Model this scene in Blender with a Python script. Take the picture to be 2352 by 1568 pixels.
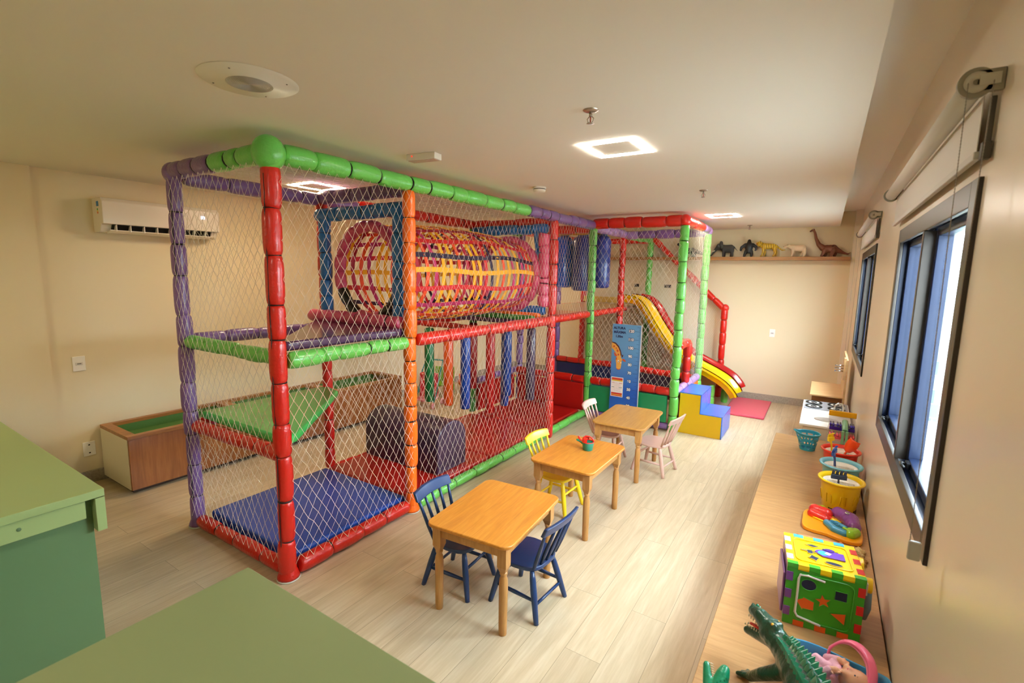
import bpy, bmesh, math, random
from mathutils import Vector, Matrix
PI = math.pi
random.seed(7)
sc = bpy.context.scene
COL = sc.collection
for o in list(bpy.data.objects): bpy.data.objects.remove(o)

# ---------------- camera ----------------
CAMH = 1.87
yaw, pitch, roll = 0.5697179, 0.13783869, 0.01964691
fwd = Vector((-math.sin(yaw)*math.cos(pitch), math.cos(yaw)*math.cos(pitch), -math.sin(pitch)))
rgt = Vector((math.cos(yaw), math.sin(yaw), 0)); upv = rgt.cross(fwd)
r2 = math.cos(roll)*rgt + math.sin(roll)*upv; u2 = -math.sin(roll)*rgt + math.cos(roll)*upv
cam = bpy.data.cameras.new('camera'); cam.sensor_width = 36; cam.lens = 36*1115.33/2352
cam.clip_start = 0.02; cam.clip_end = 200
cam.dof.use_dof = True; cam.dof.focus_distance = 3.4; cam.dof.aperture_fstop = 3.2
co = bpy.data.objects.new('camera', cam); COL.objects.link(co)
mw = Matrix((r2, u2, -fwd)).transposed().to_4x4(); mw.translation = Vector((0, 0, CAMH)); co.matrix_world = mw
sc.camera = co

# ---------------- view, sky ----------------
sc.view_settings.view_transform = 'Standard'; sc.view_settings.look = 'None'
sc.view_settings.gamma = 1; sc.view_settings.use_curve_mapping = False
sc.view_settings.exposure = 0.08
sc.cycles.use_denoising = True
sc.cycles.max_bounces = 8; sc.cycles.diffuse_bounces = 5; sc.cycles.glossy_bounces = 4
sc.cycles.transmission_bounces = 6; sc.cycles.transparent_max_bounces = 12
sc.cycles.caustics_reflective = False; sc.cycles.caustics_refractive = False
sc.cycles.sample_clamp_indirect = 6
W = bpy.data.worlds.new('sky'); sc.world = W; W.use_nodes = True
wn = W.node_tree.nodes; wl = W.node_tree.links
SKY_STRENGTH = 35.0
wn['Background'].inputs[0].default_value = (0.80, 0.90, 1.0, 1); wn['Background'].inputs[1].default_value = SKY_STRENGTH

LED_STRENGTH = 125.0
LED_COL = (1.0, 0.79, 0.50)     # warm panels over the left half
LED_COL_W = (1.0, 0.91, 0.78)   # whiter panels on the window side

# ---------------- materials ----------------
def lin(h):
    h = h.lstrip('#'); c = [int(h[i:i+2], 16)/255 for i in (0, 2, 4)]
    return tuple((x/12.92 if x <= .04045 else ((x+.055)/1.055)**2.4) for x in c)+(1,)
MATS = {}
def mat(name, hexc, rough=.5, bump=0, bscale=40, coat=0, metal=0, var=0, vscale=6, stretch=None, trans=0, ior=1.45, spec=.5, sub=0, emit=0):
    if name in MATS: return MATS[name]
    m = bpy.data.materials.new(name); m.use_nodes = True; nt = m.node_tree; N = nt.nodes; L = nt.links
    b = N['Principled BSDF']; c = lin(hexc)
    b.inputs['Base Color'].default_value = c; b.inputs['Roughness'].default_value = rough
    b.inputs['Metallic'].default_value = metal; b.inputs['Specular IOR Level'].default_value = spec
    b.inputs['Coat Weight'].default_value = coat; b.inputs['Coat Roughness'].default_value = .15
    b.inputs['Transmission Weight'].default_value = trans; b.inputs['IOR'].default_value = ior
    if sub: b.inputs['Subsurface Weight'].default_value = sub; b.inputs['Subsurface Scale'].default_value = .01
    if emit: b.inputs['Emission Color'].default_value = c; b.inputs['Emission Strength'].default_value = emit
    tc = N.new('ShaderNodeTexCoord'); mp = N.new('ShaderNodeMapping'); L.new(tc.outputs['Object'], mp.inputs[0])
    if stretch: mp.inputs['Scale'].default_value = stretch
    nz = N.new('ShaderNodeTexNoise'); L.new(mp.outputs[0], nz.inputs['Vector']); nz.inputs['Scale'].default_value = vscale; nz.inputs['Detail'].default_value = 5
    if var:
        mx = N.new('ShaderNodeMix'); mx.data_type = 'RGBA'
        mx.inputs[6].default_value = tuple(max(0, x*(1-var)) for x in c[:3])+(1,); mx.inputs[7].default_value = tuple(min(1, x*(1+var)) for x in c[:3])+(1,)
        L.new(nz.outputs['Fac'], mx.inputs[0]); L.new(mx.outputs[2], b.inputs['Base Color'])
    if bump:
        n2 = N.new('ShaderNodeTexNoise'); n2.inputs['Scale'].default_value = bscale; n2.inputs['Detail'].default_value = 3; L.new(mp.outputs[0], n2.inputs['Vector'])
        bp = N.new('ShaderNodeBump'); bp.inputs['Strength'].default_value = bump; bp.inputs['Distance'].default_value = .01
        L.new(n2.outputs['Fac'], bp.inputs['Height']); L.new(bp.outputs[0], b.inputs['Normal'])
    MATS[name] = m; return m

def wood(name, c1, c2, c3, axis='Y', rough=.35, scale=1.0, coat=.2, plank=None, spec=.5):
    """procedural wood: long grain along axis; optional planks=(length, width)"""
    m = bpy.data.materials.new(name); m.use_nodes = True; nt = m.node_tree; N = nt.nodes; L = nt.links
    b = N['Principled BSDF']; b.inputs['Roughness'].default_value = rough; b.inputs['Coat Weight'].default_value = coat; b.inputs['Coat Roughness'].default_value = .2
    b.inputs['Specular IOR Level'].default_value = spec
    tc = N.new('ShaderNodeTexCoord'); rot = N.new('ShaderNodeMapping'); L.new(tc.outputs['Object'], rot.inputs[0])
    if axis == 'Y': rot.inputs['Rotation'].default_value = (0, 0, -PI/2)
    if axis == 'Z': rot.inputs['Rotation'].default_value = (0, PI/2, 0)
    g = N.new('ShaderNodeMapping'); g.inputs['Scale'].default_value = (1.2*scale, 14*scale, 14*scale); L.new(rot.outputs[0], g.inputs[0])
    vec = g.outputs[0]; br = None
    if plank:
        br = N.new('ShaderNodeTexBrick'); L.new(rot.outputs[0], br.inputs['Vector'])
        br.inputs['Scale'].default_value = 1; br.inputs['Brick Width'].default_value = plank[0]; br.inputs['Row Height'].default_value = plank[1]
        br.inputs['Mortar Size'].default_value = .0012; br.inputs['Mortar Smooth'].default_value = .3; br.offset = .37; br.squash = 1
        br.inputs['Color1'].default_value = (0, 0, 0, 1); br.inputs['Color2'].default_value = (1, 1, 1, 1); br.inputs['Mortar'].default_value = (.5, .5, .5, 1); br.inputs['Bias'].default_value = 0
        add = N.new('ShaderNodeVectorMath'); add.operation = 'MULTIPLY_ADD'; add.inputs[1].default_value = (37, 37, 37)
        L.new(br.outputs['Color'], add.inputs[0]); L.new(g.outputs[0], add.inputs[2]); vec = add.outputs[0]
    nz = N.new('ShaderNodeTexNoise'); nz.inputs['Scale'].default_value = 2.2; nz.inputs['Detail'].default_value = 8; nz.inputs['Distortion'].default_value = 1.2; L.new(vec, nz.inputs['Vector'])
    fine = N.new('ShaderNodeTexNoise'); fine.inputs['Scale'].default_value = 11; fine.inputs['Detail'].default_value = 4; L.new(vec, fine.inputs['Vector'])
    mxn = N.new('ShaderNodeMath'); mxn.operation = 'MULTIPLY_ADD'; mxn.inputs[1].default_value = .35; L.new(fine.outputs['Fac'], mxn.inputs[0])
    sb = N.new('ShaderNodeMath'); sb.operation = 'MULTIPLY'; sb.inputs[1].default_value = .65; L.new(nz.outputs['Fac'], sb.inputs[0]); L.new(sb.outputs[0], mxn.inputs[2])
    cr = N.new('ShaderNodeValToRGB'); L.new(mxn.outputs[0], cr.inputs[0])
    e = cr.color_ramp.elements; e[0].position = .32; e[0].color = lin(c1); e[1].position = .68; e[1].color = lin(c3)
    k = e.new(.5); k.color = lin(c2)
    out = cr.outputs[0]
    if br:
        hv = N.new('ShaderNodeHueSaturation'); L.new(out, hv.inputs['Color'])
        mr = N.new('ShaderNodeMapRange'); mr.inputs[3].default_value = .93; mr.inputs[4].default_value = 1.06; L.new(br.outputs['Color'], mr.inputs[0]); L.new(mr.outputs[0], hv.inputs['Value'])
        mm = N.new('ShaderNodeMix'); mm.data_type = 'RGBA'; L.new(br.outputs['Fac'], mm.inputs[0]); L.new(hv.outputs[0], mm.inputs[6]); mm.inputs[7].default_value = tuple(x*.55 for x in lin(c1)[:3])+(1,)
        out = mm.outputs[2]
    L.new(out, b.inputs['Base Color'])
    bp = N.new('ShaderNodeBump'); bp.inputs['Strength'].default_value = .12; bp.inputs['Distance'].default_value = .003; L.new(fine.outputs['Fac'], bp.inputs['Height']); L.new(bp.outputs[0], b.inputs['Normal'])
    MATS[name] = m; return m

# ---------------- mesh builder ----------------
class MB:
    def __init__(s): s.v = []; s.f = []; s.m = []; s.s = []; s.T = Matrix.Identity(4)
    def add(s, vs, fs, m=0, smooth=False):
        n = len(s.v); s.v += [tuple(s.T @ Vector(p)) for p in vs]
        for f in fs: s.f.append(tuple(i+n for i in f)); s.m.append(m); s.s.append(smooth)
        return s
    def box(s, a, b, m=0):
        x0, y0, z0 = [min(a[i], b[i]) for i in range(3)]; x1, y1, z1 = [max(a[i], b[i]) for i in range(3)]
        return s.add([(x0,y0,z0),(x1,y0,z0),(x1,y1,z0),(x0,y1,z0),(x0,y0,z1),(x1,y0,z1),(x1,y1,z1),(x0,y1,z1)],
                     [(0,3,2,1),(4,5,6,7),(0,1,5,4),(1,2,6,5),(2,3,7,6),(3,0,4,7)], m)
    def tube(s, path, r, n=8, m=0, closed=False, smooth=True, caps=True, flat=1.0, up=None):
        P = [Vector(p) for p in path]; k = len(P)
        R = r if isinstance(r, (list, tuple)) else [r]*k
        rings = []; prev = None
        for i in range(k):
            if closed: t = P[(i+1) % k]-P[i-1]
            else: t = P[min(i+1, k-1)]-P[max(i-1, 0)]
            if t.length < 1e-9: t = Vector((0, 0, 1))
            t.normalize()
            if prev is None:
                a = Vector(up) if up else (Vector((0, 0, 1)) if abs(t.z) < .9 else Vector((1, 0, 0)))
            else: a = prev
            x = a-t*a.dot(t)
            if x.length < 1e-6: x = t.orthogonal()
            x.normalize(); prev = x; y = t.cross(x)
            rings.append([P[i]+(x*math.cos(2*PI*j/n)*flat+y*math.sin(2*PI*j/n))*R[i] for j in range(n)])
        vs = [p for rg in rings for p in rg]; fs = []
        for i in range(k if closed else k-1):
            a = i*n; b = ((i+1) % k)*n
            for j in range(n): fs.append((a+j, a+(j+1) % n, b+(j+1) % n, b+j))
        if caps and not closed: fs.append(tuple(range(n-1, -1, -1))); fs.append(tuple((k-1)*n+j for j in range(n)))
        return s.add(vs, fs, m, smooth)
    def lathe(s, prof, n=24, o=(0, 0, 0), m=0, smooth=True, caps=True, sx=1, sy=1):
        vs = []; fs = []
        for (r, z) in prof:
            for j in range(n): vs.append((o[0]+r*math.cos(2*PI*j/n)*sx, o[1]+r*math.sin(2*PI*j/n)*sy, o[2]+z))
        for i in range(len(prof)-1):
            for j in range(n): fs.append((i*n+j, i*n+(j+1) % n, (i+1)*n+(j+1) % n, (i+1)*n+j))
        if caps: fs.append(tuple(range(n-1, -1, -1))); fs.append(tuple((len(prof)-1)*n+j for j in range(n)))
        return s.add(vs, fs, m, smooth)
    def prism(s, poly, z0, z1, m=0, smooth=False):
        n = len(poly)
        return s.add([(x, y, z0) for x, y in poly]+[(x, y, z1) for x, y in poly],
                     [tuple(range(n-1, -1, -1)), tuple(range(n, 2*n))]+[(i, (i+1) % n, n+(i+1) % n, n+i) for i in range(n)], m, smooth)
    def ball(s, c, r, n=14, k=9, m=0):
        r = r if isinstance(r, (tuple, list)) else (r, r, r); vs = []; fs = []
        for i in range(1, k):
            a = PI*i/k
            for j in range(n): b = 2*PI*j/n; vs.append((c[0]+r[0]*math.sin(a)*math.cos(b), c[1]+r[1]*math.sin(a)*math.sin(b), c[2]-r[2]*math.cos(a)))
        vs += [(c[0], c[1], c[2]-r[2]), (c[0], c[1], c[2]+r[2])]; B = len(vs)-2; T = B+1
        for i in range(k-2):
            for j in range(n): fs.append((i*n+j, i*n+(j+1) % n, (i+1)*n+(j+1) % n, (i+1)*n+j))
        for j in range(n): fs.append((B, (j+1) % n, j)); fs.append((T, (k-2)*n+j, (k-2)*n+(j+1) % n))
        return s.add(vs, fs, m, True)
    def build(s, name, mats, parent=None, bevel=0, bseg=2, root=None, smooth=None):
        me = bpy.data.meshes.new(name); me.from_pydata(s.v, [], s.f)
        ms = mats if isinstance(mats, (list, tuple)) else [mats]
        for q in ms: me.materials.append(q)
        for i, p in enumerate(me.polygons): p.material_index = s.m[i]; p.use_smooth = s.s[i] if smooth is None else smooth
        me.update()
        o = bpy.data.objects.new(name, me); COL.objects.link(o)
        if parent is not None:
            o.parent = parent
            if root: o.matrix_parent_inverse = Matrix.Translation(-Vector(parent.location))
        if bevel:
            b = o.modifiers.new('bevel', 'BEVEL'); b.width = bevel; b.segments = bseg; b.limit_method = 'ANGLE'; b.angle_limit = .6; b.harden_normals = False
            for p in me.polygons: p.use_smooth = True
            w = o.modifiers.new('wn', 'WEIGHTED_NORMAL'); w.keep_sharp = True
        return o

def tag(o, label=None, cat=None, group=None, kind=None):
    if label: o['label'] = label
    if cat: o['category'] = cat
    if group: o['group'] = group
    if kind: o['kind'] = kind
    return o
def thing(name, label, cat, loc=(0, 0, 0), rz=0, group=None):
    o = bpy.data.objects.new(name, None); o.empty_display_size = .05; COL.objects.link(o); o.location = loc; o.rotation_euler = (0, 0, rz)
    return tag(o, label, cat, group)
def copy_tree(o, parent=None):
    c = o.copy(); COL.objects.link(c); c.parent = parent
    for ch in o.children: copy_tree(ch, c)
    return c
def rrect(x0, y0, x1, y1, r, n=5):
    P = []
    for cx, cy, a in ((x1-r, y1-r, 0), (x0+r, y1-r, PI/2), (x0+r, y0+r, PI), (x1-r, y0+r, 1.5*PI)):
        for i in range(n+1): t = a+PI/2*i/n; P.append((cx+r*math.cos(t), cy+r*math.sin(t)))
    return P
def organic(name, m, parts, voxel=.004, parent=None, smooth=6, root=False, feats=None):
    """one continuous skin from tapered limbs (p0,r0,p1,r1) and ellipsoids (c,(rx,ry,rz)) via voxel union"""
    b = MB()
    for p in parts:
        if len(p) == 4:
            a, ra, c, rc = p; a = Vector(a); c = Vector(c); n = max(2, int((c-a).length/(min(ra, rc)*.5+1e-4))); n = min(n, 14)
            for i in range(n+1):
                t = i/n; b.ball(tuple(a.lerp(c, t)), ra+(rc-ra)*t, 10, 7)
        else: b.ball(p[0], p[1], 14, 10)
    o = b.build(name, m, parent, root=root)
    r = o.modifiers.new('r', 'REMESH'); r.mode = 'VOXEL'; r.voxel_size = voxel; r.use_smooth_shade = True
    s = o.modifiers.new('s', 'SMOOTH'); s.iterations = smooth; s.factor = .5
    dg = bpy.context.evaluated_depsgraph_get(); dg.update()
    me = bpy.data.meshes.new_from_object(o.evaluated_get(dg)); o.modifiers.clear(); o.data = me
    for p in me.polygons: p.use_smooth = True
    return o
# ---------------- room shell ----------------
XL, XR, YF, YB, ZC, ZC2 = -5.25, .335, 8.3, -3.0, 2.62, 2.82
M_wall = mat('cream_wall_paint', '#e8d9b6', .6, bump=.03, bscale=120)
M_wallR = mat('cream_satin_wall_paint', '#ebdfcb', .28, bump=.02, bscale=60, spec=.6)
M_ceil = mat('white_ceiling_paint', '#efe9df', .8)
M_granite = mat('grey_granite', '#a59a8c', .35, var=.45, vscale=60)
M_floor = wood('light_oak_floor_planks', '#bda888', '#cab697', '#d6c5a8', 'Y', rough=.36, scale=.55, coat=.1, plank=(1.25, .19))
M_bench = wood('shaded_oak_bench_boards', '#a2774a', '#b08454', '#bd9160', 'X', rough=.34, scale=1.1, coat=.2)  # oak tones darkened to paint in the shade below the window sills
def structure(b, name, m, parent=None, bevel=0):
    o = b.build(name, m, parent, bevel=bevel)
    if parent is None: tag(o, kind='structure')
    return o
structure(MB().box((XL-.15, YB-.15, -.1), (XR+.15, YF+.15, 0)), 'floor', M_floor)
structure(MB().box((XL, YB, ZC), (.085, YF, ZC+.3)), 'ceiling', M_ceil)
structure(MB().box((.085, YB, ZC2), (XR+.15, YF+.15, ZC2+.1)), 'ceiling', M_ceil)
structure(MB().box((XL-.15, YB, 0), (XL, YF, ZC)), 'wall_left', M_wall)
structure(MB().box((XL, YB, 0), (XL+.03, 1.24, ZC)), 'wall_left', M_wall)
structure(MB().box((XL-.15, YF, 0), (XR+.15, YF+.15, ZC2)), 'wall_far', M_wall)
structure(MB().box((XL-.15, YB-.15, 0), (XR+.15, YB, ZC2)), 'wall_near', M_wall)
WT = .10
w = MB()
WIN = [(1.88, 3.55, 1.04, 2.13), (5.25, 7.1, 1.06, 2.16)]
ys = [YB, WIN[0][0], WIN[0][1], WIN[1][0], WIN[1][1], YF]
for a, b_ in ((0, 1), (2, 3), (4, 5)): w.box((XR, ys[a], 0), (XR+WT, ys[b_], ZC2))
for (y0, y1, z0, z1) in WIN: w.box((XR, y0, 0), (XR+WT, y1, z0)).box((XR, y0, z1), (XR+WT, y1, ZC2))
structure(w, 'wall_right', M_wallR)
structure(MB().box((XR-.085, YF-.12, 0), (XR, YF, ZC2)), 'wall_right', M_wallR)
structure(MB().box((XL, YF-.02, 0), (XR-.09, YF, .105)), 'baseboard_far', M_granite, bevel=.002)
structure(MB().box((XL, 1.24, 0), (XL+.02, YF-.02, .105)), 'baseboard_left', M_granite, bevel=.002)
structure(MB().box((XL+.03, YB, 0), (XL+.05, 1.24, .105)), 'baseboard_left', M_granite, bevel=.002)

# windows: frames, sashes, glass, latches
M_frame = mat('bronze_window_frame', '#3a342f', .35, metal=.5)
M_sash = mat('navy_window_sash', '#0a1730', .3, metal=.3)
M_glass = bpy.data.materials.new('window_glass'); M_glass.use_nodes = True
_N = M_glass.node_tree.nodes; _L = M_glass.node_tree.links; _N.remove(_N['Principled BSDF'])
_t = _N.new('ShaderNodeBsdfTransparent'); _t.inputs[0].default_value = (.93, .97, .97, 1); _g = _N.new('ShaderNodeBsdfGlossy'); _g.inputs['Roughness'].default_value = .02
_f0 = _N.new('ShaderNodeLayerWeight'); _f0.inputs[0].default_value = .5; _f = _N.new('ShaderNodeMath'); _f.operation = 'POWER'; _f.inputs[1].default_value = 7; _L.new(_f0.outputs['Facing'], _f.inputs[0]); _m = _N.new('ShaderNodeMixShader'); _L.new(_f.outputs[0], _m.inputs[0]); _L.new(_t.outputs[0], _m.inputs[1]); _L.new(_g.outputs[0], _m.inputs[2]); _L.new(_m.outputs[0], _N['Material Output'].inputs[0])
M_latch = mat('dark_latch_metal', '#1b1a1a', .3, metal=.6)
for wi, (y0, y1, z0, z1) in enumerate(WIN):
    root = bpy.data.objects.new('window_%d' % (wi+1), None); COL.objects.link(root); root.location = (XR, (y0+y1)/2, z0); root['kind'] = 'structure'
    f = MB(); t = .045
    for x0, x1, g in ((XR-.012, XR+.006, 0),):      # flat inner flange
        f.box((x0, y0-.03, z0-.03), (x1, y0+t, z1+.03)).box((x0, y1-t, z0-.03), (x1, y1+.03, z1+.03))
        f.box((x0, y0+t, z0-.03), (x1, y1-t, z0+t)).box((x0, y0+t, z1-t), (x1, y1-t, z1+.03))
    f.build('window_frame', M_frame, root, bevel=.003, root=True)
    j = MB(); e = .03
    j.box((XR+.006, y0, z0), (XR+.085, y0+e, z1)).box((XR+.006, y1-e, z0), (XR+.085, y1, z1)).box((XR+.006, y0+e, z0), (XR+.085, y1-e, z0+e)).box((XR+.006, y0+e, z1-e), (XR+.085, y1-e, z1))
    j.build('jamb', M_sash, root, bevel=.002, root=True)
    ym = (y0+y1)/2
    MB().box((XR-.01, ym-.018, z0+t), (XR+.085, ym+.018, z1-t)).build('mullion', M_frame, root, bevel=.003, root=True)
    for a, c in ((y0+e+.005, ym-.03), (ym+.03, y1-e-.005)):
        s = MB(); x0, x1 = XR+.03, XR+.082; q = .038; za, zb = z0+e+.004, z1-e-.004
        s.box((x0, a, za), (x1, a+q, zb)).box((x0, c-q, za), (x1, c, zb)).box((x0, a+q, za), (x1, c-q, za+q)).box((x0, a+q, zb-q), (x1, c-q, zb))
        so = s.build('window_sash', M_sash, root, bevel=.004, root=True)
        MB().box((XR+.056, a+q, za+q), (XR+.059, c-q, zb-q)).build('glass_pane', M_glass, so)
        h = MB(); hy = c-q-.06
        h.box((x0-.012, hy-.03, za+.012), (x0, hy+.03, za+.035)); h.tube([(x0-.012, hy, za+.024), (x0-.03, hy, za+.03), (x0-.034, hy-.05, za+.034), (x0-.03, hy-.085, za+.036)], .006, 8)
        h.build('window_latch', M_latch, so)

# outside: block wall, pale ground, garden wall, plants
M_block = mat('blue_grey_stone_blocks', '#6f8086', .8)
def blocks():
    m = M_block; nt = m.node_tree; N = nt.nodes; L = nt.links
    br = N.new('ShaderNodeTexBrick'); tc = N.new('ShaderNodeTexCoord'); mp = N.new('ShaderNodeMapping'); mp.inputs['Rotation'].default_value = (PI/2, 0, 0)
    L.new(tc.outputs['Object'], mp.inputs[0]); L.new(mp.outputs[0], br.inputs['Vector']); br.inputs['Scale'].default_value = 1; br.inputs['Brick Width'].default_value = .4; br.inputs['Row Height'].default_value = .2
    br.inputs['Mortar Size'].default_value = .006; br.inputs['Color1'].default_value = lin('#51626a'); br.inputs['Color2'].default_value = lin('#7b8c92'); br.inputs['Mortar'].default_value = lin('#c3ccd0')
    L.new(br.outputs['Color'], N['Principled BSDF'].inputs['Base Color'])
blocks()
tag(MB().box((XR+WT+.02, 8.7, -.1), (1.45, 8.95, 4.2)).build('stone_wall', M_block), kind='structure')
tag(MB().box((XR+WT, -6, -.15), (14, 22, -.05)).build('terrace', mat('pale_terrace_paving', '#d9d8d2', .8)), kind='structure')
tag(MB().box((3.4, -4, -.05), (3.55, 20, 1.9)).build('garden_wall', mat('white_garden_wall', '#eceeec', .8)), kind='structure')
M_leaf = mat('garden_leaf', '#4f9a3a', .45, var=.4, vscale=9)
def garden_plant(x, y, h, n, label, seed):
    rd = random.Random(seed); b = MB()
    for i in range(n):
        a = rd.uniform(0, 2*PI); L_ = h*rd.uniform(.7, 1); lean = rd.uniform(.25, .7); wd = rd.uniform(.03, .05); pts = []
        for k in range(7):
            t = k/6; pts.append((Vector((math.cos(a)*lean*L_*t*t, math.sin(a)*lean*L_*t*t, L_*(t-.35*lean*t*t))), wd*math.sin(PI*min(.98, t*.9+.1))))
        sd = Vector((-math.sin(a), math.cos(a), 0)); vs = []
        for p, q in pts: vs += [p-sd*q, p+Vector((0, 0, q*.3)), p+sd*q]
        b.add(vs, [(3*k, 3*k+1, 3*k+4, 3*k+3) for k in range(6)]+[(3*k+1, 3*k+2, 3*k+5, 3*k+4) for k in range(6)], 0, True)
    t = thing('garden_plant', label, 'plant', (x, y, -.05)); b.build('leaves', M_leaf, t)
    MB().tube([(0, 0, 0), (.01, 0, h*.3)], [.03, .015], 8).build('stem', mat('plant_stem', '#5b4a30', .8), t)
garden_plant(2.15, 9.5, 1.3, 22, 'taller leafy green plant outside beyond the near window', 3)
garden_plant(1.75, 8.6, .8, 18, 'lower leafy green plant outside beyond the near window', 5)

# bench along the window wall
t = thing('window_bench', 'long raised oak bench along the window wall holding the toys', 'bench', (0, 2, 0))
BH = .42
MB().box((-.28, -1.0, BH-.03), (XR-.006, 5.15, BH)).build('bench_top', M_bench, t, bevel=.003, root=True)
MB().box((-.265, -1.0, 0), (XR-.02, 5.13, BH-.03)).build('bench_body', mat('bench_side', '#d9cbb0', .5), t, root=True)

# ---------------- ceiling fittings ----------------
M_led = mat('led_diffuser', '#ffffff', .4); _b = M_led.node_tree.nodes['Principled BSDF']; _b.inputs['Emission Color'].default_value = LED_COL+(1,); _b.inputs['Emission Strength'].default_value = LED_STRENGTH
M_white = mat('white_plastic', '#efece4', .4); M_wmetal = mat('white_lacquered_metal', '#f2efe8', .35)
M_ledw = M_led.copy(); M_ledw.name = 'led_diffuser_white'; M_ledw.node_tree.nodes['Principled BSDF'].inputs['Emission Color'].default_value = LED_COL_W+(1,)
def led(x, y, label, sx=.34, sy=.36):
    t = thing('ceiling_light', label, 'ceiling light', (x, y, ZC), 0, None)
    o = MB(); a, b_ = sx/2, sy/2; w_ = .046
    for (p, q) in (((-a, -b_), (a, -b_+w_)), ((-a, b_-w_), (a, b_)), ((-a, -b_+w_), (-a+w_, b_-w_)), ((a-w_, -b_+w_), (a, b_-w_))): o.box((p[0], p[1], -.004), (q[0], q[1], .004))
    o.build('diffuser', M_ledw if x > -2 else M_led, t)
    MB().box((-a+w_, -b_+w_, -.002), (a-w_, b_-w_, .002)).build('centre_plate', M_ceil, t)
led(-1.12, 2.85, 'glowing square-ring ceiling light, the larger one above the small tables')
led(-1.13, 6.45, 'glowing square-ring ceiling light near the far wall')
led(-3.95, 2.85, 'glowing square-ring ceiling light behind the near end of the play frame')
led(-3.95, 6.45, 'glowing square-ring ceiling light above the far floor behind the play frame')
led(-1.12, -.9, 'square-ring ceiling light behind the camera by the window')
led(-3.95, -.9, 'square-ring ceiling light behind the camera over the cabinets')

t = thing('ceiling_speaker', 'large round white speaker set flush in the ceiling', 'speaker', (-2.03, 1.17, ZC))
MB().lathe([(.001, -.012), (.088, -.012), (.09, -.009), (.170, -.009), (.184, -.001)], 48, caps=False).build('speaker_rim', M_wmetal, t)
g = MB()
for i in range(1, 17): g.tube([(i*.0053*math.cos(a*PI/20), i*.0053*math.sin(a*PI/20), -.0135) for a in range(40)], .0009, 4, closed=True)
g.build('speaker_grille', mat('grille_grey', '#b7b1a6', .5), t)
for a in (.6, 2.2, 3.7, 5.3): MB().ball((.148*math.cos(a), .148*math.sin(a), -.0095), (.004, .004, .002), 8, 5).build('screw', mat('screw_grey', '#77726a', .4, metal=.7), t)

def sprinkler(x, y, label, s=1):
    t = thing('sprinkler', label, 'sprinkler', (x, y, ZC))
    MB().lathe([(.001, -.010), (.02, -.010), (.034, -.004), (.036, 0)], 24, caps=False).build('escutcheon', mat('brushed_steel', '#b9aca0', .3, metal=.9), t)
    b = MB().lathe([(.008, -.01), (.008, -.028), (.005, -.03)], 12); M_s = mat('brushed_steel', '', .3)
    b.tube([(.006, 0, -.028), (.016, 0, -.038), (.012, 0, -.052), (.003, 0, -.056)], .0022, 6).tube([(-.006, 0, -.028), (-.016, 0, -.038), (-.012, 0, -.052), (-.003, 0, -.056)], .0022, 6)
    b.lathe([(.002, -.056), (.017, -.058), (.017, -.061), (.002, -.062)], 16); b.build('sprinkler_head', M_s, t)
    MB().tube([(0, 0, -.03), (0, 0, -.055)], .003, 8).build('glass_bulb', mat('red_bulb', '#b8412e', .2), t)
sprinkler(-.98, 2.16, 'metal sprinkler head in the ceiling just before the nearer square light')
sprinkler(-.97, 4.54, 'metal sprinkler head in the ceiling between the two square lights')
sprinkler(-.99, 7.72, 'metal sprinkler head in the ceiling close to the far wall')
t = thing('emergency_light', 'small white rectangular ceiling unit with a red indicator', 'emergency light', (-2.25, 2.42, ZC), .12)
MB().box((-.11, -.04, -.040), (.11, .04, 0)).build('housing', M_white, t, bevel=.004)
MB().box((-.1, -.032, -.042), (.1, .032, -.040)).build('lens', mat('ribbed_lens', '#cdaea4', .3, bump=.4, bscale=150), t)
MB().ball((-.065, -.0405, -.016), .005, 8, 6).build('indicator', mat('red_indicator', '#ff3020', .3, emit=1.5), t)
t = thing('smoke_detector', 'round white smoke detector on the ceiling above the play frame edge', 'smoke detector', (-2.17, 3.78, ZC))
MB().lathe([(.058, 0), (.06, -.012), (.05, -.014), (.05, -.02), (.056, -.022), (.052, -.038), (.03, -.044), (.001, -.045)], 32, caps=False).build('housing', M_white, t)
MB().lathe([(.0505, -.0145), (.0505, -.0195)], 32, caps=False).build('vent_slot', mat('dark_slot', '#2b2926', .6), t)

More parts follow.
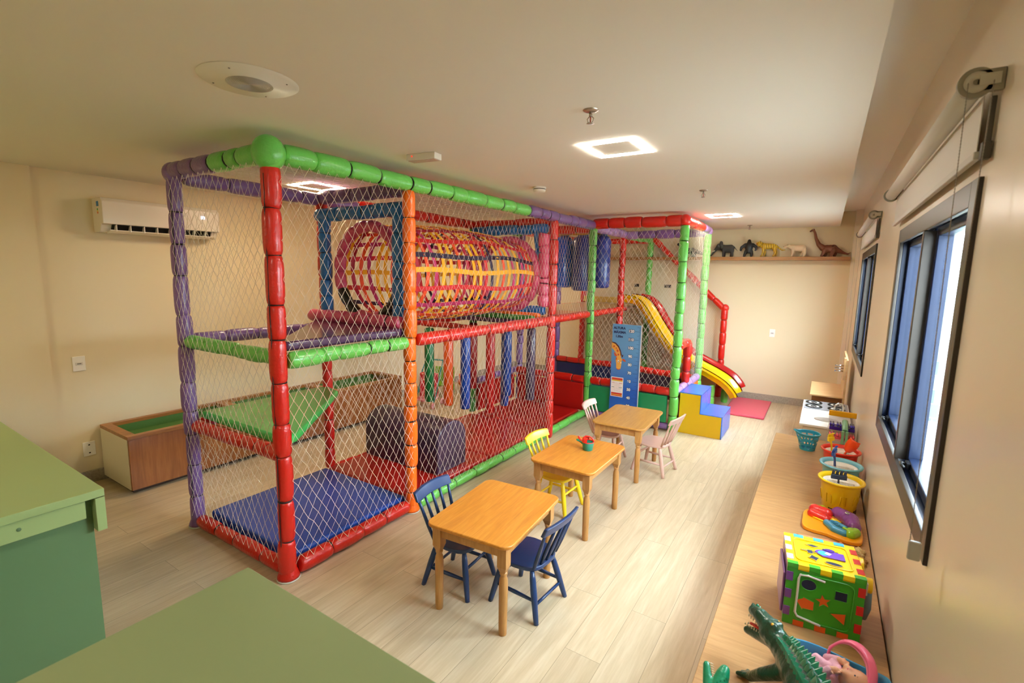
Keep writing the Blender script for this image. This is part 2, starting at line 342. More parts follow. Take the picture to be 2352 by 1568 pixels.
# ---------------- roller blinds ----------------
M_blind = mat('blind_fabric', '#d8d5cf', .7); M_bgrey = mat('blind_bracket_grey', '#8f8b7c', .5); M_chain = mat('blind_chain', '#8b8478', .4, metal=.4)
def blind(y0, y1, z, label, chain_y, zlow):
    t = thing('roller_blind', label, 'roller blind', (XR, y0, z))
    x = XR-.056
    MB().tube([(x, y0+.02, z), (x, y1, z)], .029, 20).build('blind_roll', M_blind, t, root=True)
    MB().box((XR-.028, y0+.05, z-.165), (XR-.026, y1-.02, z-.02)).build('blind_fabric', M_blind, t, root=True)
    MB().box((XR-.034, y0+.045, z-.185), (XR-.018, y1-.01, z-.163)).build('bottom_bar', mat('bar_grey', '#c9c6c0', .5), t, bevel=.003, root=True)
    for yy in (y0, y1):
        b = MB(); b.T = Matrix.Translation((x, yy, z)) @ Matrix.Rotation(PI/2, 4, 'X'); b.lathe([(.001, -.012), (.034, -.012), (.038, -.008), (.038, .008), (.001, .008)], 28, caps=False)
        b.T = Matrix.Identity(4); b.box((x, yy-.008, z-.024), (XR-.001, yy+.012, z+.030)); b.build('end_bracket', M_bgrey, t, bevel=.002, root=True)
    b = MB(); b.T = Matrix.Translation((x, y0, z)) @ Matrix.Rotation(PI/2, 4, 'X'); b.lathe([(.008, .008), (.008, .0125), (.026, .0125), (.026, .008)], 24, caps=False); b.T = Matrix.Identity(4)
    b.box((x+.005, y0-.0135, z-.010), (XR-.010, y0-.009, z+.018)).build('bracket_cover', mat('light_bracket', '#bdb9ab', .5), t, root=True)
    MB().box((XR-.018, y0+.02, z-.15), (XR-.006, y0+.034, z-.03)).box((XR-.024, y0+.012, z-.19), (XR-.004, y0+.036, z-.145)).build('bracket_arm', mat('bracket_dark', '#4a443a', .5), t, bevel=.002, root=True)
    c = MB(); n = int((z-zlow)/.008)
    for sg in (-1, 1):
        pos = lambda q: Vector((x-.003+sg*(.024-.012*q), chain_y-.0*q, z-.02-(z-.02-zlow)*q))
        c.tube([pos(i/12) for i in range(13)], .001, 5)
        for i in range(n):
            p = pos((i+.5)/n); k = .002
            c.add([p+Vector(v)*k for v in ((1, 0, 0), (-1, 0, 0), (0, 1, 0), (0, -1, 0), (0, 0, 1.2), (0, 0, -1.2))], [(0, 2, 4), (2, 1, 4), (1, 3, 4), (3, 0, 4), (2, 0, 5), (1, 2, 5), (3, 1, 5), (0, 3, 5)], 0, True)
    c.build('bead_chain', M_chain, t, root=True)
    b = MB(); b.prism(rrect(-.015, -.007, .015, .007, .006), 0, .055); o = b.build('chain_weight', mat('clear_grey_weight', '#a8a59b', .2), t, bevel=.003, root=True); o.location = (x-.003, chain_y, zlow-.045)
blind(1.78, 3.78, 2.385, 'near roller blind rolled up above the larger window', 1.70, 1.135)
blind(5.15, 7.25, 2.42, 'far roller blind rolled up above the window nearest the far wall', 7.22, .98)

# ---------------- wall plates, air conditioner, shelf ----------------
M_plate = mat('switch_plate', '#f4f1ea', .35); M_dark = mat('black_plastic', '#161514', .4)
def plate(c, axis, label, sock, name='wall_socket', w_=.075, h_=.12):
    t = thing(name, label, 'wall socket' if name == 'wall_socket' else 'switch', c)
    if axis == 'X':
        MB().box((0, -w_/2, -h_/2), (.008, w_/2, h_/2)).build('cover_plate', M_plate, t, bevel=.003)
        if sock == 'mid': MB().box((.008, -.024, -.012), (.011, .024, .012)).build('rocker', mat('rocker_white', '#dedad2', .4), t, bevel=.001); MB().box((.0105, -.014, -.004), (.0117, .014, .004)).build('rocker_slot', mat('slot_grey', '#77746e', .5), t)
        else: [MB().box((.0078, -.006, q), (.0088, .006, q+.01)).build('cover_screw', M_dark, t) for q in (.03, -.04)]
    else:
        MB().box((-w_/2, -.008, -h_/2), (w_/2, 0, h_/2)).build('cover_plate', M_dark if sock == 'dark' else M_plate, t, bevel=.003)
        if sock == 'mid': MB().box((-.024, -.011, -.012), (.024, -.008, .012)).build('rocker', mat('rocker_white', '', .4), t, bevel=.001); MB().box((-.014, -.0117, -.004), (.014, -.0105, .004)).build('rocker_slot', mat('slot_grey', '', .5), t)
plate((XL, 1.42, 1.05), 'X', 'white wall plate on the left wall below the air conditioner', 'mid', 'wall_switch', .085, .125)
plate((XL, 1.43, .30), 'X', 'white blank wall plate low on the left wall beside the planter', 'low', 'wall_plate', .085, .125)
plate((-.63, YF, 1.06), 'Y', 'white wall plate on the bare far wall', 'mid', 'wall_switch')
plate((-2.77, YF, 1.72), 'Y', 'black wall socket seen through the net, left of the high green post', 'dark', 'wall_socket', .08, .05)
plate((-2.24, YF, 1.72), 'Y', 'black wall socket seen through the net, right of the high green post', 'dark', 'wall_socket', .11, .05)

t = thing('air_conditioner', 'white split air conditioner mounted high on the left wall', 'air conditioner', (XL, 1.61, 2.15))
M_ac = mat('air_conditioner_white', '#eee6da', .22, coat=.3)
b = MB(); prof = [(0, 0), (.125, .0), (.135, .012), (.165, .064), (.208, .068), (.213, .25), (.185, .28), (0, .28)]
b.T = Matrix(((1, 0, 0, 0), (0, 0, -1, .92), (0, 1, 0, 0), (0, 0, 0, 1))); b.prism(prof, 0, .92); b.build('housing', M_ac, t, bevel=.006)
b = MB(); b.T = Matrix(((1, 0, 0, 0), (0, 0, -1, .86), (0, 1, 0, 0), (0, 0, 0, 1))); b.prism([(.134, .006), (.168, .0655), (.198, .0665), (.198, .0640), (.172, .062), (.138, .004)], 0, .79); b.build('air_outlet', M_dark, t)
b = MB()
for i in range(8): b.box((.14, .09+i*.1, .012), (.200, .096+i*.1, .066))
b.build('outlet_vanes', M_white, t)
MB().add([(.120, .05, .002), (.120, .88, .002), (.192, .88, .022), (.192, .05, .022), (.120, .05, -.004), (.120, .88, -.004), (.192, .88, .016), (.192, .05, .016)], [(0, 1, 2, 3), (7, 6, 5, 4), (0, 4, 5, 1), (1, 5, 6, 2), (2, 6, 7, 3), (3, 7, 4, 0)]).build('louvre', M_ac, t)
MB().box((.1, -.0015, .21), (.145, .0, .25)).build('blue_label', mat('sticker_blue', '#2f7fc4', .4), t)
s_ = MB().box((.107, -.0015, .165), (.128, 0, .178), 0).box((.107, -.0015, .178), (.128, 0, .192), 1).box((.107, -.0015, .15), (.128, 0, .165), 2); s_.build('energy_label', [mat('sticker_yellow', '#e5c22f', .4), mat('sticker_green', '#3f9a4a', .4), mat('sticker_orange', '#d8642e', .4)], t)
def text_mesh(name, s, m, parent, size, loc, rot, ext=.0006, bold=0, align='CENTER', root=False):
    c = bpy.data.curves.new(name, 'FONT'); c.body = s; c.size = size; c.extrude = ext; c.offset = bold; c.align_x = align; c.align_y = 'CENTER'
    o = bpy.data.objects.new(name+'_tmp', c); COL.objects.link(o)
    dg = bpy.context.evaluated_depsgraph_get(); dg.update(); me = bpy.data.meshes.new_from_object(o.evaluated_get(dg)); bpy.data.objects.remove(o)
    me.materials.clear(); me.materials.append(m); q = bpy.data.objects.new(name, me); COL.objects.link(q); q.parent = parent
    if root: q.matrix_parent_inverse = Matrix.Translation(-Vector(parent.location))
    q.matrix_basis = Matrix.Translation(loc) @ rot.to_4x4(); return q
RX = Matrix(((0, 0, 1), (1, 0, 0), (0, 1, 0)))     # text on a +X facing wall
RY = Matrix(((1, 0, 0), (0, 0, -1), (0, 1, 0)))    # text on a -Y facing plane
text_mesh('temperature_display', '23', mat('display_glow', '#cfe4ff', .4, emit=3), t, .036, (.214, .77, .19), RX, bold=.0012)

M_shelf = wood('shelf_wood', '#8a5a2c', '#9a6835', '#a9773f', 'X', rough=.4)
t = MB().box((-4.3, YF-.2, 2.145), (.24, YF, 2.195)).build('wall_shelf', M_shelf, bevel=.002); tag(t, 'long wooden shelf on the far wall carrying toy animals', 'shelf')
SH = 2.195; SY = YF-.1

# ---------------- planter / toy box by the left wall ----------------
M_pl = wood('planter_wood', '#80491d', '#925626', '#a36531', 'Z', rough=.35, scale=.6)
M_plr = wood('planter_rim_wood', '#8f5a28', '#a06a33', '#b27b3f', 'Y', rough=.35)
t = thing('toy_trough', 'long wooden trough with green lining along the left wall', 'trough', (-4.94, 3, 0))
x0, x1, Y0, Y1 = -5.225, -4.65, 1.51, 4.55
MB().box((x1-.02, Y0+.004, .04), (x1, Y1, .47)).build('front_board', M_pl, t, bevel=.002, root=True)
MB().box((x0, Y1-.02, .04), (x1-.02, Y1, .47)).box((x0, Y0+.02, .04), (x0+.02, Y1-.02, .47)).build('back_boards', M_pl, t, root=True)
MB().box((x0, Y0, .04), (x1-.02, Y0+.02, .47)).build('end_panel', mat('cream_end_panel', '#e7dcbd', .4), t, bevel=.002, root=True)
b = MB().box((x0, Y0, .47), (x0+.05, Y1, .50)).box((x1-.05, Y0, .47), (x1+.003, Y1, .50)).box((x0+.05, Y0, .47), (x1-.05, Y0+.07, .50)).box((x0+.05, Y1-.07, .47), (x1-.05, Y1, .50))
for y in (2.5, 3.52): b.box((x0+.05, y-.05, .47), (x1-.05, y+.05, .50))
b.build('rim', M_plr, t, bevel=.002, root=True)
MB().box((x0+.05, Y0+.05, .36), (x1-.05, Y1-.05, .40)).box((x0+.02, Y0+.02, .4), (x0+.05, Y1-.02, .47)).build('green_lining', mat('green_felt', '#4e7a3c', .8), t, root=True)
b = MB().box((x0+.03, Y0+.03, 0), (x1-.06, Y1-.03, .04)); b.build('plinth', mat('plinth_shade_brown', '#3a2415', .6), t, root=True)  # recessed base; its dark brown stands in for the shadow under the trough

# ---------------- green cabinets in the foreground ----------------
M_gr = mat('sage_green_lit_lacquer', '#97ac72', .35); M_gr2 = mat('sage_green_front', '#5c7a54', .4)  # one cabinet green: first tone has yellow reflected light painted in, front tone darker
CZ = .9
t = thing('green_cabinet', 'sage green cabinet at the left edge with a pull-out strip under its top', 'cabinet', (-3.2, .2, 0))
MB().box((-5.0, -1.2, CZ-.035), (-2.60, .745, CZ)).build('cabinet_top', M_gr, t, bevel=.003, root=True)
MB().box((-5.0, -1.2, 0), (-2.65, .71, CZ-.035)).build('cabinet_body', M_gr2, t, root=True)
MB().box((-2.65, -1.2, CZ-.12), (-2.615, .68, CZ-.04)).build('drawer_front', M_gr, t, bevel=.003, root=True)
MB().box((-2.69, .71, CZ-.19), (-2.602, .745, CZ-.039)).build('side_rail', M_gr, t, bevel=.002, root=True)
MB().ball((-2.614, .47, CZ-.075), (.003, .008, .008), 10, 6).build('screw_cap', M_gr2, t, root=True)
t = thing('green_cabinet', 'sage green cabinet top at the bottom of the picture, nearest the tables', 'cabinet', (-1.1, .2, 0))
MB().box((-1.515, -1.2, CZ-.035), (-.4, .785, CZ)).build('cabinet_top', mat('sage_green_top', '#848f62', .4), t, bevel=.003, root=True)
MB().box((-1.5, -1.2, 0), (-.43, .75, CZ-.035)).build('cabinet_body', M_gr2, t, root=True)
# ---------------- play frame ----------------
def vinyl(n, h, rough=.3): return mat(n, h, rough, bump=.35, bscale=55, coat=.35)
V = dict(red=vinyl('red_vinyl', '#c11a10'), green=vinyl('light_green_vinyl', '#66bb50'), purple=vinyl('purple_vinyl', '#7b5892'), orange=vinyl('orange_vinyl', '#f26a12'),
         blue=vinyl('blue_vinyl', '#1c69b4'), pink=vinyl('pink_vinyl', '#cf4a6e'), black=vinyl('black_vinyl', '#1b1918'), mauve=vinyl('mauve_vinyl', '#a884bd'), yellow=vinyl('yellow_vinyl', '#e6a91a'), dgreen=vinyl('mid_green_vinyl', '#3f8a34'))
M_tie = mat('black_tie', '#15110f', .6)
M_net = mat('cream_netting_cord', '#e9dfcc', .7)
PF = thing('play_frame', 'padded indoor play frame with nets, strap tunnel, decks and slides', 'play structure', (-3.1, 4.2, 0))
def padded(name, p0, p1, r, spec, seg=.21, parent=PF, flare=False, cord=None, seed=None, squeeze=.80, plate=False, joints=True):
    """foam sleeved pole; spec = [(upto fraction, colour key)]"""
    rd = random.Random(seed if seed is not None else hash((round(p0[0]*100), round(p0[1]*100), round(p0[2]*100), round(p1[2]*100))) % 9999)
    p0 = Vector(p0); p1 = Vector(p1); Lg = (p1-p0).length; d = (p1-p0)/Lg
    n = max(1, round(Lg/seg)); cuts = [0]+[i/n+rd.uniform(-.22, .22)/n for i in range(1, n)]+[1]
    keys = []; [keys.append(k) for _, k in spec if k not in keys]
    b = MB(); ties = MB(); bands = []; side = d.orthogonal().normalized()
    for i in range(n):
        a, c = cuts[i], cuts[i+1]; mid = (a+c)/2; key = next(k for f, k in spec if mid <= f+1e-6)
        fat = 1+rd.uniform(-.05, .07); off = side*rd.uniform(-.004, .004)+d.cross(side)*rd.uniform(-.004, .004)
        pts = []; rr = []
        for t in (0, .03, .10, .25, .5, .75, .90, .97, 1):
            q = squeeze+(1-squeeze)*(1-abs(2*t-1)**7)
            pts.append(p0+d*Lg*(a+(c-a)*t)+off*(1-abs(2*t-1)**4)); rr.append(r*q*fat)
        rr[0] *= .93; rr[-1] *= .93
        b.tube(pts, rr, 14, keys.index(key))
        if i < n-1 and joints: bands.append(p0+d*Lg*c)
    if flare: b.tube([p0, p0+d*.012, p0+d*.05, p0+d*.07], [r*1.32, r*1.28, r*.98, r*.8], 16)
    tb = lambda m_, q, k: m_.tube([q-d*.003, q+d*.003], r*squeeze*1.04, 14, k)
    if parent is not PF:
        for q in bands: tb(b, q, len(keys))
    o = b.build(name, [V[k] for k in keys]+[M_tie], parent, root=True)
    if parent is PF:
        for q in bands: tb(MB(), q, 0).build('tie_band', M_tie, o)
    if plate: MB().lathe([(r*1.3, 0), (r*1.38, .003), (r*1.38, .008), (r*1.2, .01)], 24, o=tuple(p0-Vector((0, 0, .012)))).build('base_plate', mat('clear_base_plate', '#cfc8bd', .15), o)
    if cord:
        q = Vector(cord).normalized()*r*.97; m = 24
        ties.tube([p0+d*Lg*(.02+.96*i/m)+q+side*rd.uniform(-.002, .002) for i in range(m+1)], .0028, 5)
    if ties.v: ties.build('lacing_cord', M_tie, o)
    return o
AX, GX, EX = -2.58, -3.72, -1.43
YA, YB1, YR1, YC, YD, YK, YS = 1.59, 2.635, 2.71, 4.83, 5.88, 7.15, 8.15
TOP, MID = 2.50, 1.36
PR = .050
front = (1, 0, 0)
padded('padded_post', (AX-.03, YA, .012), (AX-.03, YA, 2.43), PR, [(1, 'red')], .245, flare=True, cord=(.3, -1, 0), plate=True, seed=11)
padded('padded_post', (GX, YA, .012), (GX, YA, 2.45), PR*.93, [(1, 'purple')], .22, flare=True, cord=(.7, -1, 0), plate=True, seed=12)
padded('padded_post', (AX-.02, YB1, .012), (AX-.02, YB1, 2.45), PR*.97, [(1, 'orange')], .175, flare=True, plate=True, seed=13)
padded('padded_post', (GX+.02, YR1, .08), (GX+.02, YR1, 2.45), PR*.9, [(1, 'red')], .22, seed=14)
padded('padded_post', (AX+.01, YC, .0), (AX+.01, YC, 2.46), PR, [(1, 'red')], .24, seed=15)
padded('padded_post', (AX+.02, YD, .0), (AX+.02, YD, 2.47), PR, [(1, 'green')], .2, cord=(.6, -1, 0), seed=16)
padded('padded_post', (EX, YD, .0), (EX, YD, 2.47), PR*1.05, [(1, 'green')], .21, cord=(-.8, .1, 0), seed=17)
padded('padded_post', (EX, YK, .0), (EX, YK, 2.47), PR, [(1, 'green')], .21, cord=(-.9, -.6, 0), seed=18)
padded('padded_post', (AX-.05, YK, .0), (AX-.05, YK, 2.45), PR, [(1, 'red')], .2, cord=(-.6, -.9, 0), seed=19)
padded('padded_post', (AX+.06, YS, .0), (AX+.06, YS, 2.45), PR, [(.2, 'green'), (.55, 'dgreen'), (1, 'green')], .22, seed=20)
padded('padded_post', (GX, 4.88, .1), (GX, 4.88, 2.45), PR, [(1, 'dgreen')], .22, seed=21)
padded('padded_post', (GX, 6.02, .0), (GX, 6.02, 2.45), PR, [(1, 'purple')], .2, seed=22)
padded('padded_post', (GX, YK+.04, .0), (GX, YK+.04, 2.45), PR, [(1, 'purple')], .2, seed=23)
padded('padded_post', (GX, YS+.03, .0), (GX, YS+.03, 2.45), PR, [(1, 'red')], .2, seed=24)
# top beams
BR = .058
padded('padded_beam', (GX+.03, YA, TOP), (AX-.1, YA, TOP), BR, [(.5, 'purple'), (1, 'green')], .17, seed=31)
padded('padded_beam', (AX-.02, YA+.07, TOP), (AX+.02, YD-.03, TOP), BR, [(.62, 'green'), (1, 'purple')], .235, seed=32)
padded('padded_beam', (GX, YA+.06, TOP-.03), (GX, YR1+.05, TOP-.03), BR*.9, [(1, 'purple')], .26, seed=33)
padded('padded_beam', (GX, YR1, TOP-.02), (AX-.06, YR1, TOP-.02), BR*.95, [(1, 'purple')], .2, seed=34)
padded('padded_beam', (GX, YR1+.08, TOP-.04), (GX, 4.88, TOP-.04), BR*.95, [(.12, 'purple'), (1, 'red')], .3, seed=35)
padded('padded_beam', (GX, 4.88, TOP-.05), (AX-.03, 4.86, TOP-.05), BR*.9, [(1, 'red')], .3, seed=36)
padded('padded_beam', (GX, 4.95, TOP-.05), (GX, 6.0, TOP-.05), BR*.9, [(1, 'dgreen')], .3, seed=37)
padded('padded_beam', (GX, 6.0, TOP-.03), (AX, 5.95, TOP-.03), BR, [(1, 'red')], .3, seed=38)
padded('padded_beam', (GX, 6.5, TOP+.0), (AX, 6.5, TOP+.0), BR, [(1, 'yellow')], .3, seed=39)
padded('padded_beam', (GX, 6.05, TOP-.03), (GX, YS, TOP-.03), BR*.9, [(1, 'red')], .3, seed=40)
padded('padded_beam', (AX+.02, YD, TOP+.02), (EX-.03, YD, TOP+.02), BR*1.12, [(1, 'red')], .24, seed=41)
padded('padded_beam', (EX, YD+.05, TOP+.02), (EX, YK-.02, TOP+.02), BR, [(.78, 'red'), (1, 'mauve')], .34, seed=42)
padded('padded_beam', (AX-.02, YD+.05, TOP-.01), (AX-.04, YK, TOP-.01), BR, [(1, 'mauve')], .25, seed=43)
padded('padded_beam', (AX-.04, YK, TOP-.02), (EX, YK, TOP-.02), BR*1.05, [(.2, 'mauve'), (1, 'purple')], .22, seed=44)
padded('padded_beam', (AX-.04, YK, TOP-.02), (AX+.06, YS, TOP-.02), BR, [(1, 'green')], .24, seed=45)
padded('padded_beam', (GX, YS, TOP-.04), (AX+.06, YS, TOP-.04), BR*.8, [(1, 'red')], .24, seed=46)
def bulb(c, r, key, cone=0):
    b = MB().ball(c, r, 20, 12); rx = r if not isinstance(r, tuple) else r[0]
    if cone: b.lathe([(rx*.8, 0), (rx*.45, cone*.6), (.006, cone)], 16, o=(c[0], c[1], c[2]+rx*.45))
    b.build('corner_bulb', V[key], PF, root=True)
bulb((AX-.03, YA, TOP-.005), (.088, .088, .095), 'green', .02); bulb((GX, YA, TOP-.01), (.064, .064, .07), 'purple', .02)
bulb((EX, YD, TOP+.02), (.07, .075, .07), 'red', .0); bulb((EX, YK, TOP), (.062, .06, .065), 'mauve')
# middle beams
padded('padded_beam', (GX+.03, YA+.02, MID), (AX-.07, YA+.02, MID), .046, [(1, 'green')], .15, seed=51)
padded('padded_beam', (AX-.03, YA+.05, MID-.015), (AX-.03, YB1-.03, MID-.015), .05, [(1, 'green')], .21, seed=52)
padded('padded_beam', (GX, YA+.04, MID+.01), (GX, YR1, MID+.01), .046, [(1, 'purple')], .2, seed=53)
padded('padded_beam', (AX, YB1+.05, MID), (AX, YC-.03, MID), .05, [(1, 'red')], .3, seed=54)
padded('padded_beam', (AX, YC+.05, MID+.01), (AX, YD-.04, MID+.01), .046, [(1, 'red')], .16, seed=55)
padded('padded_beam', (AX-.01, YD+.04, MID+.01), (AX-.05, YK+.25, MID+.01), .043, [(1, 'red')], .16, seed=56)
padded('padded_beam', (GX, YR1+.05, MID-.02), (GX, 4.85, MID-.02), .046, [(1, 'red')], .3, seed=57)
padded('padded_beam', (GX, 4.9, MID-.01), (GX, YS, MID-.01), .046, [(.35, 'mauve'), (1, 'orange')], .2, seed=58)
padded('padded_beam', (GX, 4.84, MID-.02), (AX-.03, 4.84, MID-.02), .046, [(1, 'red')], .3, seed=59)
padded('padded_beam', (GX+.03, 3.92, MID-.04), (AX-.03, 3.92, MID-.04), .03, [(1, 'red')], .3, seed=60)
# low stair beam and ground beams
padded('padded_beam', (GX+.03, YA+.02, .755), (AX-.07, YA+.02, .775), .046, [(1, 'red')], .13, seed=61)
padded('padded_beam', (GX, YA+.05, .76), (GX, YR1, .76), .04, [(1, 'red')], .2, seed=62)
padded('padded_beam', (GX+.05, YA, .055), (AX-.08, YA, .055), .045, [(1, 'red')], .24, seed=63)
padded('padded_beam', (AX-.02, YA+.06, .06), (AX-.02, YB1-.05, .06), .05, [(1, 'red')], .26, seed=64)
padded('padded_beam', (AX, YB1+.05, .055), (AX, YC-.05, .055), .045, [(1, 'green')], .235, seed=65)
padded('padded_beam', (AX, YC+.05, .055), (AX, YD-.05, .055), .045, [(1, 'green')], .26, seed=66)
padded('padded_beam', (GX+.02, YR1+.06, .05), (GX+.02, 4.84, .05), .04, [(1, 'red')], .3, seed=67)
padded('padded_beam', (AX+.07, YD, .06), (EX-.05, YD, .06), .045, [(1, 'purple')], .26, seed=68)
# ball area low walls
padded('padded_beam', (GX+.05, YD, .50), (AX-.03, YD, .50), .05, [(1, 'red')], .2, seed=71)
padded('padded_beam', (AX+.07, YD, .50), (EX-.05, YD, .50), .052, [(1, 'red')], .17, seed=72)
padded('padded_beam', (GX+.05, YK, .50), (AX-.1, YK, .50), .045, [(1, 'red')], .22, seed=73)
padded('padded_beam', (AX, YK, .49), (EX-.05, YK, .45), .05, [(1, 'red')], .2, seed=74)
padded('padded_beam', (EX, YD+.05, .49), (EX, 6.38, .49), .05, [(1, 'mauve')], .2, seed=75)
padded('padded_beam', (EX, 6.45, .49), (EX, YK-.05, .49), .05, [(1, 'mauve')], .2, seed=76)
padded('padded_beam', (GX+.02, 4.92, .50), (GX+.02, YD+.1, .50), .045, [(1, 'purple')], .2, seed=77)
padded('padded_beam', (EX, YD+.06, 1.05), (EX, 6.40, 1.05), .052, [(1, 'red')], .16, seed=78)
padded('padded_post', (EX, 6.42, .52), (EX, 6.42, 1.05), .052, [(1, 'red')], .2, seed=79)
# slide side frame by the far wall
padded('padded_beam', (AX+.1, YS, 2.50), (-1.32, YS, 1.40), .046, [(1, 'red')], .21, seed=81)
padded('padded_post', (-1.30, YS, .0), (-1.30, YS, 1.40), .05, [(1, 'red')], .19, seed=82)
bulb((-1.30, YS, 1.41), (.062, .055, .062), 'red')
padded('padded_post', (-1.27, 7.36, .0), (-1.27, 7.36, .34), .05, [(1, 'green')], .2, seed=83)
padded('padded_post', (-1.16, 7.82, .0), (-1.16, 7.82, .2), .05, [(1, 'green')], .2, seed=84)

# nets
def net(p0, u, v, w_, h_, cw, ch, th=.00125, jit=.15, name='safety_net', clip=None, knots=True, bulge=0, m=None, seed=1):
    rd = random.Random(seed); p0 = Vector(p0); u = Vector(u); v = Vector(v); nrm = u.cross(v).normalized()
    nu = max(2, 2*round(w_/cw)); nv = max(2, 2*round(h_/ch)); P = {}
    for i in range(nu+1):
        for j in range(nv+1):
            if (i+j) % 2: continue
            ju = 0 if i in (0, nu) else rd.uniform(-jit, jit)*w_/nu; jv = 0 if j in (0, nv) else rd.uniform(-jit, jit)*h_/nv
            a, c = w_*i/nu+ju, h_*j/nv+jv
            P[i, j] = p0+u*a+v*c+nrm*(bulge*math.sin(PI*i/nu)*math.sin(PI*j/nv)+rd.uniform(-.003, .003))
            if clip and not clip(P[i, j]): del P[i, j]
    b = MB()
    for (i, j), p in P.items():
        for di in (-1, 1):
            q = P.get((i+di, j+1))
            if q is None: continue
            d = (q-p).normalized(); s = d.cross(nrm)*th; t_ = nrm*th
            b.add([p+s, p+t_, p-s, p-t_, q+s, q+t_, q-s, q-t_], [(0, 1, 5, 4), (1, 2, 6, 5), (2, 3, 7, 6), (3, 0, 4, 7)], 0, True)
        if knots:
            k = th*1.9; b.add([p+u*k, p-u*k, p+v*k, p-v*k, p+nrm*k, p-nrm*k], [(0, 2, 4), (2, 1, 4), (1, 3, 4), (3, 0, 4), (2, 0, 5), (1, 2, 5), (3, 1, 5), (0, 3, 5)], 0, True)
    return b.build(name, m or M_net, PF, root=True)
Z0 = .10; ZT = TOP-.05
X_, Y_, Z_ = (1, 0, 0), (0, 1, 0), (0, 0, 1)
net((GX+.02, YA-.045, Z0), X_, Z_, AX-GX-.06, ZT-Z0, .066, .115, bulge=.015, seed=2)
net((AX+.022, YA+.02, Z0), Y_, Z_, YB1-YA-.03, ZT-Z0, .063, .105, bulge=.01, seed=3)
net((AX+.052, YB1+.02, Z0), Y_, Z_, YC-YB1-.02, ZT-Z0, .066, .110, th=.00105, bulge=.01, knots=False, seed=4)
net((AX+.055, YC+.03, MID+.04), Y_, Z_, YD-YC-.05, ZT-MID-.04, .066, .11, th=.001, knots=False, seed=5)
net((AX+.04, YD-.055, .55), X_, Z_, EX-AX-.06, ZT-.55, .075, .115, seed=6)
net((EX+.055, YD+.02, 1.1), Y_, Z_, YK-YD-.02, ZT-1.1, .066, .11, th=.0008, knots=False, seed=7)
net((EX+.055, 6.46, .55), Y_, Z_, YK-6.46, .55, .066, .11, th=.0008, knots=False, seed=8)
net((GX-.05, YA+.02, Z0), Y_, Z_, YR1-YA, ZT-Z0, .063, .105, knots=False, seed=9)
net((GX-.05, YR1+.02, Z0), Y_, Z_, 4.88-YR1, ZT-Z0, .07, .11, knots=False, seed=10)
net((GX-.05, 4.9, .55), Y_, Z_, YK-4.9, ZT-.55, .07, .11, knots=False, seed=11)
net((GX, YK+.05, .55), X_, Z_, AX-GX, MID-.6, .07, .11, knots=False, seed=12)
net((AX-.02, YK+.06, .55), X_, Z_, EX-AX, ZT-.55, .08, .12, knots=False, seed=13)
net((GX+.03, YA+.03, TOP+.03), X_, Y_, AX-GX-.06, YR1-YA-.05, .07, .10, knots=False, seed=14)
net((GX+.03, YR1+.03, TOP+.02), X_, Y_, AX-GX-.06, YC-YR1-.05, .07, .10, knots=False, seed=15)
def clipS(p):
    return p.z < (2.50-(p.x-(AX+.1))*(1.10/(1.32-(-AX-.1)*1-0)) if False else 2.50-(p.x-(AX+.1))*1.10/(-1.32-(AX+.1)))-.03
net((AX+.1, YS+.04, .35), X_, Z_, -1.31-(AX+.1), 2.1, .03, .045, th=.0009, clip=clipS, knots=False, seed=16, name='fine_net')

# decks
M_pd = mat('dark_purple_deck_vinyl', '#4d2f4f', .22, bump=.15, bscale=30, coat=.5); M_gd = mat('green_deck_vinyl', '#3fae55', .25, bump=.15, bscale=30, coat=.4)
def deck(poly, z, th, m, bev=.02):
    return MB().prism(poly, z-th, z).build('deck', m, PF, bevel=bev, bseg=4, root=True)
deck([(AX-.12, YA+.04), (AX-.06, YA+.08), (AX-.06, YR1-.05), (GX+.06, YR1-.05), (GX+.08, YR1-.16)], 1.45, .06, M_pd)
deck([(GX+.04, YA+.05), (AX-.14, YA+.05), (AX-.10, YA+.10), (AX-.12, YA+.16), (GX+.30, YR1-.10), (GX+.12, YR1-.05), (GX+.05, YR1-.12)], .86, .06, M_gd)
deck([(GX+.05, YC+.05), (AX-.05, YC+.05), (AX-.05, YD), (GX+.05, YD)], MID+.04, .05, mat('orange_deck_vinyl', '#dd7a1e', .3, coat=.3))
deck([(GX+.05, YD+.02), (AX-.06, YD+.02), (AX-.06, YS-.05), (GX+.05, YS-.05)], MID+.04, .05, mat('beige_deck_vinyl', '#c9a878', .3, coat=.3))
MB().box((GX+.06, YS-.08, MID+.05), (AX-.1, YS-.04, MID+.15)).build('deck_edge', mat('pale_yellow_vinyl', '#d9b65c', .4), PF, bevel=.01, root=True)
MB().box((GX+.06, YR1+.1, MID-.06), (AX-.1, YR1+.16, MID-.0)).build('tunnel_sill', M_pd, PF, bevel=.01, root=True)
MB().box((GX+.06, 4.45, MID-.03), (AX-.08, 4.80, MID+.02)).build('tunnel_sill', M_pd, PF, bevel=.01, root=True)
padded('padded_beam', (GX+.1, 4.55, MID+.04), (AX-.06, 4.55, MID+.04), .03, [(1, 'dgreen')], .3, seed=90)
padded('padded_beam', (GX+.1, 4.68, MID+.06), (AX-.06, 4.68, MID+.06), .03, [(1, 'orange')], .3, seed=91)

